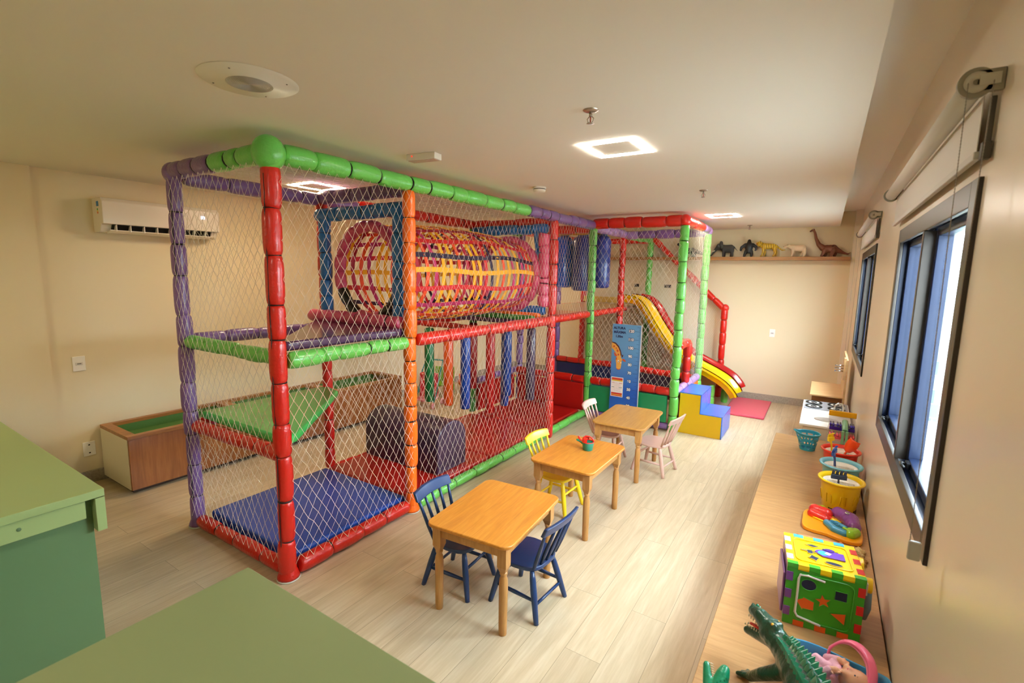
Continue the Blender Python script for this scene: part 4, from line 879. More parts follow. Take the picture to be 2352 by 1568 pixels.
# ---------------- toy kitchen and desk beyond the bench ----------------
t = thing('toy_kitchen', 'white toy kitchen with four hob rings and an oval sink', 'toy kitchen', (.1, 5.7, 0))
M_kw = mat('kitchen_white', '#f7f5f0', .3, coat=.2); M_kg = mat('hob_grey', '#9d9fa6', .35); M_ch = mat('chrome', '', .1); M_kb = mat('kitchen_cream_side', '#e3dcca', .4)
MB().box((-.07, 5.20, .0), (.30, 6.24, .52)).build('cabinet_body', M_kb, t, bevel=.004, root=True)
MB().box((-.10, 5.18, .52), (.31, 6.26, .54)).build('worktop', M_kw, t, bevel=.004, root=True)
MB().box((-.085, 5.84, .541), (.30, 6.24, .546)).build('hob_plate', M_kg, t, bevel=.002, root=True)
for x in (.0, .2):
    for y in (5.94, 6.13):
        b = MB()
        o = MB().lathe([(.001, .547), (.066, .547), (.066, .549), (.001, .549)], 32, o=(x, y, 0), caps=False).build('hob_ring', mat('hob_white', '#f1efe9', .3), t, root=True)
        b.tube([(x+.072*math.cos(a*PI/16), y+.072*math.sin(a*PI/16), .551) for a in range(32)], .006, 8, closed=True).tube([(x+.024*math.cos(a*PI/10), y+.024*math.sin(a*PI/10), .551) for a in range(20)], .005, 6, closed=True)
        for a in (0, PI/2): b.tube([(x+.07*math.cos(a), y+.07*math.sin(a), .552), (x+.045*math.cos(a), y+.045*math.sin(a), .552)], .004, 6).tube([(x-.07*math.cos(a), y-.07*math.sin(a), .552), (x-.045*math.cos(a), y-.045*math.sin(a), .552)], .004, 6)
        b.build('pan_support', M_dark, o)
MB().lathe([(.001, .543), (.05, .541), (.085, .541), (.1, .545), (.108, .545), (.108, .54)], 36, o=(.11, 5.45, 0), caps=False, sx=.9, sy=.7).build('sink_bowl', mat('steel_sink', '#cdc8c2', .3, metal=.5), t, root=True)
MB().tube([(.25, 5.74, .54), (.25, 5.74, .62), (.235, 5.73, .655), (.20, 5.71, .66), (.175, 5.69, .635), (.172, 5.69, .60)], .009, 12).lathe([(.02, .54), (.02, .55), (.01, .555)], 16, o=(.25, 5.74, 0)).build('tap', M_ch, t, root=True)
for y in (5.95, 6.05, 6.15): MB().tube([(-.075, y, .47), (-.095, y, .47)], .014, 14).build('knob', M_dark, t, root=True)
MB().box((-.078, 5.72, .30), (-.070, 5.74, .46)).build('door_handle', mat('handle_gold', '#c49a55', .3, metal=.7), t, root=True)
t = thing('toy_desk', 'pale wooden toy unit with upright back and chrome rods, behind the toy kitchen', 'toy furniture', (.1, 6.7, 0))
M_bw = wood('birch_ply', '#c49a68', '#d0a674', '#dbb482', 'X', rough=.3, scale=.8, coat=.2)
MB().box((-.05, 6.32, .585), (.27, 7.15, .60)).build('desk_top', M_bw, t, bevel=.002, root=True)
MB().box((-.03, 6.42, 0), (.26, 7.12, .585)).build('desk_body', mat('ply_brown', '#9a6a3c', .4), t, root=True)
MB().box((.255, 6.28, 0), (.275, 7.15, 1.02)).build('back_panel', M_bw, t, bevel=.002, root=True)
MB().box((.235, 6.28, .80), (.255, 6.36, 1.04)).build('rod_block', M_bw, t, root=True)
for z in (.955, .925, .895): MB().tube([(.235, 6.31, z), (.155, 6.31, z)], .009, 12).build('chrome_rod', M_ch if z != .925 else M_ch, t, root=True)

# ---------------- toys on the bench ----------------
t = thing('block_box', 'clear plastic box packed with purple, red and green toy blocks', 'toy box', (.22, 4.93, BH))
M_clear = mat('clear_plastic', '#e9e2da', .15, spec=.4); M_clear.node_tree.nodes['Principled BSDF'].inputs['Alpha'].default_value = .30
b = MB(); x0, x1, y0, y1 = -.10, .10, -.13, .12
b.box((x0, y0, 0), (x1, y1, .004)).box((x0, y0, .004), (x0+.003, y1, .17)).box((x1-.003, y0, .004), (x1, y1, .25)).box((x0+.003, y0, .004), (x1-.003, y0+.003, .13)).box((x0+.003, y1-.003, .004), (x1-.003, y1, .27)); b.build('clear_case', M_clear, t)
MB().box((x0, y1-.02, .27), (x1, y1+.005, .315)).build('yellow_header', mat('toy_amber', '#e8a80f', .35), t, bevel=.003)
M_tp = mat('toy_purple_blue', '#38259c', .25, coat=.4); M_tpk = mat('toy_coral', '#e0464e', .3, coat=.3); M_sage = mat('toy_sage', '#7fb38c', .35, coat=.2)
def brick_row(y, z, m, dy, nm):
    o = MB().box((x0+.01, y, z), (x1-.008, y+dy, z+.03)).build(nm, m, t, bevel=.003)
    for k, xx in enumerate((-.082, -.062, -.03, -.010, .045, .065, .082)): MB().tube([(xx, y-.004, z+.045-.004*(k % 2)), (xx, y+dy, z+.045)], .008, 10).build('block_stud', m, o)
brick_row(.0, .17, M_tp, .10, 'purple_blocks'); brick_row(-.115, .11, M_tpk, .10, 'coral_blocks')
b = MB(); b.T = Matrix.Translation((.02, 0, 0)); b.tube([(0, .06, .245), (0, -.04, .235), (0, -.10, .20)], .022, 16, flat=.8).box((-.024, -.135, .09), (-.004, -.10, .20)).box((.004, -.135, .09), (.024, -.10, .20)); b.build('sage_block', M_sage, t, bevel=.003)

def bucket(x, y, hexc, key, label, H=.2, R=.125, base=.088, castle=True):
    t = thing('sand_bucket', label, 'bucket', (x, y, BH), 0, 'sand buckets with sieve lids in a row on the bench')
    m = mat('bucket_'+key, hexc, .35, coat=.2)
    MB().lathe([(.001, 0), (base, 0), (base+.004, .004), (R*.86, H-.03), (R*.90, H-.012), (R, H-.010), (R*1.03, H-.002), (R*1.0, H+.004), (R*.92, H+.003), (R*.86, H-.01), (R*.84, H-.03), (R*.80, H-.045)], 40, caps=False).build('bucket_body', m, t)
    if castle:
        for k in range(8):
            b = MB(); a = 2*PI*k/8+.2; r = base+.012
            for (da, z0_, z1_) in ((0, .09, .14), (.25, .05, .10)):
                pass
            pts = [(a-.18, .06), (a-.18, .12), (a+.12, .12), (a+.12, .06)]
            path = [((base+.003+(R*.86-base)*(z/ (H-.03)))*math.cos(q), (base+.003+(R*.86-base)*(z/(H-.03)))*math.sin(q), z) for q, z in pts]
            b.tube(path, .0022, 6).build('moulded_brick', m, t)
        for k in range(4):
            b = MB(); a = 2*PI*k/4-2.0; b.add([((base+.006)*math.cos(a+d)*s, (base+.006)*math.sin(a+d)*s, z) for s in (1.02, .9) for d, z in ((-.2, .0), (.2, .0), (.2, .028), (-.2, .028))], [(0, 1, 2, 3), (7, 6, 5, 4), (0, 4, 5, 1), (1, 5, 6, 2), (2, 6, 7, 3), (3, 7, 4, 0)])
            b.build('gate_recess', mat('recess_'+key, {'yellow': '#4a300c'}.get(key, '#30302c'), .6), t)
    s = MB(); r1 = R*.80; zz = H-.018
    s.lathe([(.001, zz-.006), (r1*.86, zz-.006), (r1*.90, zz), (r1, zz), (r1, zz-.012), (.001, zz-.012)], 40, caps=False); lid = s.build('sieve_lid', mat('sieve_white', '#f1ede4', .4), t)
    g = MB()
    for k in range(-9, 10):
        w_ = math.sqrt(max(0, 1-(k/10.5)**2))*r1*.8
        g.box((k*r1*.078-.0016, -w_, zz-.0058), (k*r1*.078+.0016, w_*.2, zz-.0046))
    g.build('sieve_slots', mat('sieve_slot', '#bdb6a9', .6), lid)
    return t
def rake(name, label, loc, rz, hexc, tilt, key, L_=.17, tines=4, w_=.07, up=True):
    t = thing('toy_rake' if name == 'rake' else 'toy_shovel', label, 'sand toy', loc, rz); t.rotation_euler = (tilt[0], tilt[1], rz)
    m = mat('sandtoy_'+key, hexc, .3, coat=.3)
    MB().tube([(0, 0, 0), (0, .002, L_*.5), (0, .008, L_*.8)], [.008, .007, .010], 12, flat=.7).build('handle', m, t)
    if name == 'rake':
        q = L_*.8; b = MB().box((-w_/2, -.003, q), (w_/2, .014, q+.03))
        for k in range(tines):
            x = -w_/2+w_*(k+.5)/tines; b.tube([(x, .006, q+.025), (x, .008, q+.04), (x, .002, q+.055), (x, -.008, q+.060)], [w_*.105, w_*.10, w_*.10, w_*.07], 10)
        b.build('rake_head', m, t, bevel=.003)
    else:
        P = []; n = 9
        vs = []; fs = []
        for i in range(n+1):
            z = L_*.72+i*.012; hw = .016+.014*math.sin(min(1, i/5)*PI/2)*(1 if i < 8 else .8)
            for k in range(5): u = -1+k/2; vs.append((hw*u, .014*u*u, z))
            for k in range(5): u = 1-k/2; vs.append((hw*u*1.05, .014*u*u-.003, z))
        for i in range(n):
            for k in range(10): fs.append((i*10+k, i*10+(k+1) % 10, (i+1)*10+(k+1) % 10, (i+1)*10+k))
        fs.append(tuple(range(9, -1, -1))); fs.append(tuple(n*10+k for k in range(10)))
        MB().add(vs, fs, 0, True).build('shovel_scoop', m, t)
    return t
bucket(.190, 3.62, '#e8c313', 'yellow', 'yellow castle-shaped sand bucket, nearest of the three buckets', castle=True)
bucket(.195, 3.93, '#7cc0d3', 'cyan', 'pale blue sand bucket between the yellow and red ones', castle=False)
bucket(.200, 4.27, '#e0301a', 'red', 'red sand bucket, farthest of the three buckets', castle=False)
rake('rake', 'dark navy toy rake standing head up on the yellow bucket', (.175, 3.60, BH+.178), .15, '#1b2b4d', (.15, 0), 'navy', L_=.03, w_=.085)
rake('rake', 'blue toy rake leaning out of the pale blue bucket', (.16, 3.93, BH+.175), 1.2, '#20499a', (.1, -.45), 'blue', L_=.14, w_=.055)
rake('rake', 'small yellow toy rake leaning out of the red bucket', (.145, 4.28, BH+.175), .8, '#f2cf1f', (.0, -.15), 'yellow', L_=.10, w_=.05)
o_ = rake('shovel', 'orange toy shovel leaning out of the red bucket', (.225, 4.26, BH+.175), -.2, '#f2501a', (0.1, .45), 'orange', L_=.03)
for ch in o_.children: ch.scale = (1.25, 1.25, 1.0)

# heart basket
t = thing('heart_basket', 'turquoise basket with heart-shaped holes and a pointed lip', 'basket', (-.015, 4.79, BH))
M_hb = mat('turquoise_plastic', '#2f9fb8', .3, coat=.4)
NR, NZ = 72, 20; b = MB(); vs = []; hearts = []
def inheart(u, v): u *= 1.15; v = v*1.15+.15; return (u*u+v*v-1)**3-u*u*v**3 < 0
H_ = .145
def bp_(i, j, off=0):
    a = 2*PI*i/NR; z = H_*j/NZ; r = .058+.026*j/NZ+off; sp = math.exp(-((a-PI*1.05)/.45)**2)*(j/NZ)**2
    return (r*math.cos(a)*(1+.28*sp), r*math.sin(a), z+.015*sp)
for off in (0, -.003):
    for j in range(NZ+1):
        for i in range(NR): vs.append(bp_(i, j, off))
K = (NZ+1)*NR; fs = []; hole = set()
for row, (jc, nh, ph) in enumerate(((4, 9, 0), (9.5, 9, .5), (15, 9, 0))):
    for h in range(nh):
        ic = (h+ph)*NR/nh
        for i in range(NR):
            for j in range(NZ):
                du = ((i+.5-ic+NR/2) % NR-NR/2)/2.9; dv = (j+.5-jc)/2.3
                if inheart(du, dv): hole.add((i, j))
for j in range(NZ):
    for i in range(NR):
        if (i, j) in hole: continue
        a, c, d, e = j*NR+i, j*NR+(i+1) % NR, (j+1)*NR+(i+1) % NR, (j+1)*NR+i
        fs.append((a, c, d, e)); fs.append((K+e, K+d, K+c, K+a))
b.add(vs, fs, 0, True).build('basket_wall', M_hb, t)
MB().lathe([(.001, 0), (.056, 0), (.058, .004), (.001, .004)], 36, caps=False).build('basket_base', M_hb, t)
MB().tube([bp_(i, NZ, .002) for i in range(NR)], .006, 8, closed=True).build('rim', M_hb, t)

# activity tray
t = thing('activity_toy', 'orange vegetable-themed activity tray with purple, red, blue and green pieces', 'baby toy', (.16, 3.33, BH+.001), math.radians(-4))
def smoothpoly(pts, n=6):
    P = []; k = len(pts)
    for i in range(k):
        a, b_, c, d = pts[i-1], pts[i], pts[(i+1) % k], pts[(i+2) % k]
        for q in range(n):
            s = q/n; f = lambda u: .5*((2*b_[u])+(-a[u]+c[u])*s+(2*a[u]-5*b_[u]+4*c[u]-d[u])*s*s+(-a[u]+3*b_[u]-3*c[u]+d[u])*s**3); P.append((f(0), f(1)))
    return P
M_to = mat('toy_orange', '#f09a12', .3, coat=.35); M_ty = mat('toy_yellow', '#f5d013', .3, coat=.35); M_tb = mat('toy_blue', '#3f93b8', .3, coat=.35); M_tlg = mat('toy_lime', '#8fbf22', .3, coat=.35); M_tv = mat('toy_violet', '#84458f', .25, coat=.4)
out = smoothpoly([(-.150, .10), (-.155, -.03), (-.14, -.14), (-.09, -.165), (-.03, -.165), (.04, -.185), (.10, -.19), (.145, -.15), (.14, .0), (.12, .12), (.04, .19), (-.06, .18)])
MB().prism(out, .0, .022).build('tray', M_to, t, bevel=.006, bseg=3)
MB().prism(smoothpoly([(-.13, .10), (-.125, .02), (-.04, -.03), (.03, .0), (.06, .1), (.0, .17), (-.08, .165)]), .022, .032).build('yellow_plate', M_ty, t, bevel=.004)
organic('red_pepper', M_tr, [((-.10, .09, .035), .038, (-.04, .07, .037), .036), ((-.11, .03, .035), .028, (-.04, .0, .032), .026), ((-.03, .02, .034), .012, (.0, .03, .034), .010)], .004, t)
organic('green_cap', M_tlg, [((-.115, .135, .03), .022, (-.07, .155, .03), .020), ((-.05, .16, .028), .012, (.0, .15, .028), .010)], .004, t)
organic('purple_eggplant', M_tv, [((.02, .10, .045), .042, (.08, .03, .05), .048), ((.08, .03, .05), .048, (.10, -.03, .042), .038), ((-.03, .13, .04), .009, (.0, .12, .045), .012)], .004, t)
MB().lathe([(.001, 0), (.012, 0), (.012, .003), (.001, .004)], 18, o=(.062, .02, .094), caps=False).build('eye', M_white, t)
MB().tube([(.055, .018, .0985), (.062, .012, .099), (.069, .020, .0985)], .0018, 6).build('eye_mark', M_dark, t)
organic('blue_piece', M_tb, [((-.03, -.05, .034), .020, (.01, -.11, .034), .022), ((.01, -.11, .034), .022, (.06, -.13, .032), .022), ((.0, -.02, .036), .016, (.06, -.06, .034), .016)], .004, t)
organic('lime_piece', M_tlg, [((.09, -.13, .036), .028, (.11, -.09, .036), .028), ((.08, -.075, .04), .012, (.11, -.05, .04), .012), ((.055, -.09, .045), .010, (.07, -.10, .045), .010)], .004, t)
MB().tube([(-.005, -.005, .04), (.0, -.02, .045), (.012, -.02, .042)], .012, 10).build('yellow_gear', M_ty, t)
b = MB()
for k in range(5): b.tube([(-.02+k*.009, -.055-k*.009, .052), (-.002+k*.009, -.045-k*.009, .055)], .003, 6)
b.build('ridges', M_tb, t)

# fashion dolls
M_sk = mat('doll_skin', '#d99a6c', .35, sub=.15); M_bl = mat('doll_blonde_hair', '#e3cd95', .5, bump=.6, bscale=150, stretch=(1, 1, 1))
M_fe = mat('doll_features', '#5a2a24', .5)
def lying_doll(loc, rz, label, hair, sk):
    t = thing('doll', label, 'doll', loc, rz)
    P = [((0, .006, .011), .006, (.03, .007, .012), .007), ((.03, .007, .012), .007, (.075, .009, .013), .0095), ((.075, .009, .013), .008, (.135, .012, .016), .0135),
         ((0, -.006, .011), .006, (.03, -.009, .012), .007), ((.03, -.009, .012), .007, (.075, -.013, .013), .0095), ((.075, -.013, .013), .008, (.135, -.010, .016), .0135), ((-.012, .008, .010), .004, (0, .006, .011), .006), ((-.012, -.006, .010), .004, (0, -.006, .011), .006),
         ((.135, .008, .016), .013, (.135, -.008, .016), .013), ((.14, .005, .016), .012, (.165, .0, .017), .012), ((.14, -.005, .016), .012, (.165, .0, .017), .012), ((.165, 0, .017), .012, (.195, .008, .019), .013), ((.165, 0, .017), .012, (.195, -.008, .019), .013),
         ((.192, .010, .028), (.010, .009, .009)), ((.192, -.010, .028), (.010, .009, .009)), ((.205, .018, .017), .008, (.205, -.018, .017), .008), ((.21, 0, .018), .006, (.235, 0, .019), .006),
         ((.203, .024, .016), .0065, (.165, .032, .013), .0055), ((.165, .032, .013), .0055, (.125, .026, .016), .0045), ((.203, -.024, .016), .0065, (.165, -.032, .013), .0055), ((.165, -.032, .013), .0055, (.125, -.028, .014), .0045),
         ((.25, 0, .022), (.017, .013, .014)), ((.242, 0, .030), (.008, .006, .007)), ((.25, 0, .0365), (.003, .0025, .003))]
    organic('body', sk, P, .0026, t, smooth=5)
    for sy in (-1, 1): MB().ball((.254, .0055*sy, .0345), (.0016, .0024, .0012), 8, 6).build('eye', M_fe, t)
    MB().ball((.2435, 0, .0352), (.0012, .0035, .001), 8, 6).build('mouth', mat('doll_lips', '#b8384a', .4), t)
    b = MB(); rd = random.Random(3)
    b.ball((.262, 0, .019), (.016, .0165, .0155), 16, 10)
    for k in range(26):
        y = rd.uniform(-.016, .016); b.tube([(.268, y, .022+rd.uniform(-.01, .012)), (.285+rd.uniform(0, .01), y*1.5, .014), (.29+rd.uniform(-.02, .012), y*2+rd.uniform(-.012, .012)+.01, .005), (.27+rd.uniform(-.03, .03), y*2.4+rd.uniform(-.01, .02)+.012, .004)], [.006, .005, .004, .002], 6)
    b.build('hair', hair, t); return t
lying_doll((.0, 3.075, BH), -.08, 'undressed blonde doll lying flat between the activity tray and the shape cube', M_bl, M_sk)
lying_doll((.005, 2.985, BH), -.10, 'second doll with darker blonde hair, mostly hidden behind the shape cube', mat('doll_dark_blonde', '#b98e52', .5, bump=.6, bscale=150), M_sk)

# shape sorter cube
S = .275
t = thing('shape_cube', 'large shape-sorting cube, green front, yellow top and coloured notches', 'shape sorter', (.0, 0, BH)); 
t.location = (.088, 2.385, BH+.001); t.rotation_euler = (0, 0, math.radians(7))
M_cg = mat('cube_green', '#3a9a22', .3, coat=.35); M_cy = mat('cube_yellow', '#f2cb0d', .3, coat=.35); M_cpu = mat('cube_purple', '#6e3f86', .3, coat=.35); M_cr = mat('cube_red', '#c9201c', .3, coat=.35); M_cor = mat('cube_orange', '#e2591b', .3, coat=.3); M_cbl = mat('cube_blue', '#3fa8de', .3, coat=.3); M_hole = mat('cube_hole_dark', '#141b38', .6)
h = S/2
def notched(n=7, st=(0, 0, 0, 0)):
    """square outline with teeth: returns 2D polygon in [-h,h]; st = first recessed tooth per side (bottom, right, top, left)"""
    d = .024; P = []; step = S/n
    def side(p, dirx, diry, nx, ny, first):
        for i in range(n):
            inn = d if (i+first) % 2 else 0
            P.append((p[0]+dirx*step*i+nx*inn, p[1]+diry*step*i+ny*inn)); P.append((p[0]+dirx*step*(i+1)+nx*inn, p[1]+diry*step*(i+1)+ny*inn))
    side((-h, -h), 1, 0, 0, 1, st[0]); side((h, -h), 0, 1, -1, 0, st[1]); side((h, h), -1, 0, 0, -1, st[2]); side((-h, h), 0, -1, 1, 0, st[3])
    Q = []
    for p in P:
        if not Q or (abs(Q[-1][0]-p[0])+abs(Q[-1][1]-p[1])) > 1e-6: Q.append(p)
    if abs(Q[0][0]-Q[-1][0])+abs(Q[0][1]-Q[-1][1]) < 1e-6: Q.pop()
    return Q
TF = {'front': Matrix(((1, 0, 0, 0), (0, 0, -1, -h+.02), (0, 1, 0, h), (0, 0, 0, 1))), 'top': Matrix(((1, 0, 0, 0), (0, 1, 0, 0), (0, 0, 1, S-.02), (0, 0, 0, 1))),
      'right': Matrix(((0, 0, 1, h-.02), (1, 0, 0, 0), (0, 1, 0, h), (0, 0, 0, 1))), 'left': Matrix(((0, 0, -1, -h+.02), (-1, 0, 0, 0), (0, 1, 0, h), (0, 0, 0, 1))),
      'back': Matrix(((-1, 0, 0, 0), (0, 0, 1, h-.02), (0, 1, 0, h), (0, 0, 0, 1))), 'bottom': Matrix(((1, 0, 0, 0), (0, -1, 0, 0), (0, 0, -1, .02), (0, 0, 0, 1)))}
pan = {}
for k, m, st in (('front', M_cg, (0, 0, 0, 0)), ('top', M_cy, (1, 0, 0, 0)), ('right', M_cr, None), ('left', M_cpu, None), ('back', M_cbl, None), ('bottom', M_cor, None)):
    b = MB(); b.T = TF[k]; b.prism(notched(7, st) if st else [(-h+.003, -h+.003), (h-.003, -h+.003), (h-.003, h-.003), (-h+.003, h-.003)], .0, .0175)
    pan[k] = b.build('side_panel', m, t)
def onp(face, name, poly, m, z0, z1, bev=0):
    b = MB(); b.T = TF[face]; b.prism(poly, z0, z1); return b.build(name, m, pan[face], bevel=bev)
def star(cx, cz, r, n=5, a0=PI/2+.2, q=.45): return [(cx+(r if i % 2 == 0 else r*q)*math.cos(a0+PI*i/n), cz+(r if i % 2 == 0 else r*q)*math.sin(a0+PI*i/n)) for i in range(2*n)]
def frame(face, name, P, m, z, w_=.004, closed=True):
    b = MB(); b.T = TF[face]; b.tube([(x, y, z) for x, y in P], w_, 8, closed=closed); return b.build(name, m, pan[face])
frame('front', 'raised_frame', rrect(-.098, -.105, .100, .100, .025), M_cg, .020, .0028)
for nm, P, m in (('round_hole', ell(-.055, .058, .028, .024), M_hole), ('square_hole', [(.038, .022), (.08, .022), (.08, .062), (.038, .062)], M_hole), ('star_hole', star(-.0, .002, .030), M_cor), ('arrow_hole', [(-.095, -.02), (-.07, -.005), (-.07, .0), (-.03, -.012), (-.03, -.05), (-.068, -.052), (-.07, -.058)], M_cor), ('triangle_hole', [(.028, -.042), (.082, -.028), (.080, -.078)], M_cor)):
    onp('front', nm, P, m, .0195, .0206); frame('front', 'hole_lip', P, M_cg, .0205, .0016)
frame('front', 'white_track', [(.0, .088), (-.06, .098), (-.088, .095), (-.093, .08), (-.093, -.0), (-.095, -.075), (-.085, -.092), (-.02, -.105), (.0, -.108)], mat('cube_white', '#ddd6cf', .4), .0205, .005, closed=False)
frame('top', 'raised_frame', rrect(-.102, -.095, .100, .095, .02), M_cy, .020, .0028)
for nm, P in (('diamond_hole', [(-.06, .055), (-.03, .068), (.0, .055), (-.03, .042)]), ('cross_hole', [(-.08, .005), (-.055, .005), (-.055, .012), (-.035, .012), (-.035, .005), (-.01, .005), (-.01, -.005), (-.035, -.005), (-.035, -.020), (-.055, -.020), (-.055, -.005), (-.08, -.005)]), ('cross_hole', [(.005, .05), (.028, .05), (.028, .043), (.065, .043), (.065, .033), (.03, .033), (.03, .02), (.005, .02)]), ('flower_hole', star(-.035, -.052, .024, 4, .3, .6)), ('oval_hole', ell(.035, -.068, .032, .014, -.1))):
    onp('top', nm, P, M_hole, .0195, .0206); frame('top', 'hole_lip', P, M_cy, .0205, .0014)
onp('top', 'purple_door', [(-.025, .0)]+[(.0+.026*math.cos(a*PI/8), .002+.026*math.sin(a*PI/8)) for a in range(8, 3, -1)]+[(.082, .028), (.082, -.026), (.0, -.026)], mat('cube_violet', '#6a3fb0', .3, coat=.3), .0195, .0245, .001)
onp('top', 'blue_picture', ell(.004, .0, .020, .018), mat('sticker_cyan', '#3fb2e0', .3), .0245, .0252); onp('top', 'white_picture', star(.022, .002, .014, 4, .2, .7), M_white, .0252, .0256)
onp('top', 'latch', ell(.03, .032, .02, .012), mat('cube_violet_dark', '#4b2a85', .3), .02, .028, .001)
e_ = .0006
for i in range(7):    # neighbouring panels' teeth seen on the cube's edges
    q = -h+S/7*i
    if i % 2:
        MB().box((-h-e_, q, S-.02), (-h+.024, q+S/7, S+e_)).build('lilac_tooth', mat('cube_lilac', '#c9b8ee', .3, coat=.3), pan['left'], bevel=.001)
        MB().box((q, h-.024, S-.02), (q+S/7, h+e_, S+e_)).build('blue_tooth', M_cbl, pan['back'], bevel=.001)
        MB().box((h-.024, q, S-.02), (h+e_, q+S/7, S+e_)).build('red_tooth', M_cr, pan['right'], bevel=.001)
        MB().box((-h-e_, -h-e_, q+h), (-h+.024, -h+.02, q+h+S/7)).build('purple_tooth', M_cpu, pan['left'], bevel=.001)
        MB().box((h-.024, -h-e_, q+h), (h+e_, -h+.02, q+h+S/7)).build('red_tooth', M_cr, pan['right'], bevel=.001)
        MB().box((q, -h-e_, 0), (q+S/7, -h+.02, .024)).build('orange_tooth', M_cor, pan['bottom'], bevel=.001)
        MB().box((q, -h-e_, S-.024), (q+S/7, -h+.02, S-.018)).box((q, -h-e_, S-.024), (q+S/7, -h+.001, S)).build('yellow_tooth', M_cy, pan['top'])
    else:
        MB().box((q, -h, S-.02), (q+S/7, -h+.024, S+e_)).build('green_tooth', M_cg, pan['front'], bevel=.001)
b = MB(); b.tube([(h, -.02, .215), (h+.022, -.03, .21), (h+.026, -.03, .10), (h+.02, -.02, .055), (h, -.01, .05)], [.016, .018, .018, .018, .014], 12, flat=1.3); b.build('grey_handset', mat('handset_grey', '#6f93a8', .35, coat=.2), t, bevel=0)
b = MB(); b.T = Matrix(((0, 0, 1, h), (1, 0, 0, .03), (0, 1, 0, .235), (0, 0, 0, 1))); b.prism(ell(0, 0, .035, .045, 0, 24), 0, .016); b.build('yellow_gear', M_cy, t, bevel=.002)
b = MB(); b.T = Matrix(((0, 0, 1, h), (1, 0, 0, -.06), (0, 1, 0, .215), (0, 0, 0, 1))); b.prism(ell(0, 0, .022, .032, 0, 24), 0, .035); b.build('yellow_gear', M_cy, t, bevel=.002)
MB().box((h, -.11, .195), (h+.012, -.075, .245)).build('sticker_plate', mat('sticker_grey', '#c8c6c0', .3), t, bevel=.001)
MB().box((-h-.010, -.11, .03), (-h, .10, .21)).build('lilac_side_plate', mat('cube_plum', '#8a5aa0', .3, coat=.3), t, bevel=.004)

# doll bath with baby doll
t = thing('doll_bath', 'blue doll bath with looped pink handle between crocodile and shape cube', 'doll bath', (.132, 1.885, BH), math.radians(-14))
M_db = mat('bath_blue', '#3a97c6', .25, coat=.4); M_dp = mat('bath_pink', '#ee6a8e', .3, coat=.3)
b = MB(); N_ = 48; prof = [(.0, .010), (.5, .004), (.78, .004), (.9, .02), (1.0, .085), (1.06, .115), (1.09, .118), (1.09, .112), (1.04, .104), (.97, .07), (.86, .025), (.75, .014), (.0, .014)]
vs = []; fs = []
for r, z in prof:
    for i in range(N_):
        a = 2*PI*i/N_; x = .150*r*math.copysign(abs(math.cos(a))**.8, math.cos(a)); y = .085*r*math.copysign(abs(math.sin(a))**.9, math.sin(a))
        z2 = z+(.045*max(0, math.cos(a))**2*(z/.118) if z > .02 else 0); vs.append((x, y, z2))
for j in range(len(prof)-1):
    for i in range(N_): fs.append((j*N_+i, j*N_+(i+1) % N_, (j+1)*N_+(i+1) % N_, (j+1)*N_+i))
b.add(vs, fs, 0, True); b.build('bath_tub', M_db, t)
hp = [(.07, .085, .10), (.055, .095, .135), (.07, .085, .17), (.10, .055, .20), (.125, .0, .205), (.125, -.05, .185), (.10, -.085, .15), (.07, -.10, .11), (.05, -.10, .09)]
rw = Matrix.Rotation(math.radians(14), 3, 'Z'); hp = [rw @ (Vector(p)-Vector(t.location)) for p in ((.125, 1.955, .525), (.130, 1.965, .560), (.165, 1.965, .602), (.205, 1.945, .618), (.238, 1.905, .605), (.245, 1.860, .570), (.225, 1.815, .535), (.185, 1.790, .510), (.150, 1.790, .505))]
HP = []
for i in range(len(hp)-1):
    a, b_, c, d = [Vector(hp[max(0, min(len(hp)-1, i+k))]) for k in (-1, 0, 1, 2)]
    for q in range(5): s = q/5; HP.append(.5*((2*b_)+(-a+c)*s+(2*a-5*b_+4*c-d)*s*s+(-a+3*b_-3*c+d)*s**3))
HP.append(Vector(hp[-1]))
MB().tube(HP, .015, 10, flat=.32, up=(1, 0, 0)).build('carry_handle', M_dp, t)
MB().tube([p+Vector((-.008, 0, -.010)) for p in HP[6:-8]], .010, 10, flat=.4, up=(1, 0, 0)).build('handle_inner_band', mat('bath_pink_light', '#f08aa6', .3, coat=.3), t)
b = MB(); b.T = Matrix.Translation((-.155, .045, .072)) @ Matrix.Rotation(.5, 4, 'Y') @ Matrix.Rotation(-.2, 4, 'Z'); b.prism(smoothpoly([(-.02, .05), (.06, .035), (.10, .0), (.06, -.01), (-.02, -.0)]), 0, .012); b.build('lilac_flap', mat('lilac_plastic', '#d49be0', .3, coat=.3), t, bevel=.003)
for q in (0, .5, 1.0): MB().lathe([(.001, .0), (.009, .0), (.009, .002), (.001, .002)], 14, o=(.158-q*.01, -.035+q*.03, .155), caps=False).build('drain_hole', M_hole, t)
t = thing('baby_doll', 'baby doll in pale pink clothes lying in the blue doll bath', 'doll', (.118, 1.885, BH+.022), math.radians(-16)); t.scale = (1.2, 1.2, 1.2)
M_bs = mat('baby_skin', '#e0a583', .4, sub=.2); M_cl = mat('baby_pink_cloth', '#e7aebc', .85, bump=.6, bscale=45)
organic('head', M_bs, [((.075, 0, .078), (.040, .034, .036)), ((.058, 0, .074), (.030, .030, .030)), ((.070, .033, .074), (.008, .006, .010)), ((.070, -.033, .074), (.008, .006, .010)), ((.062, 0, .112), (.007, .006, .006)), ((.048, .013, .100), (.012, .011, .010)), ((.048, -.013, .100), (.012, .011, .010)), ((.108, .006, .088), (.012, .008, .008))], .0035, t, smooth=7)
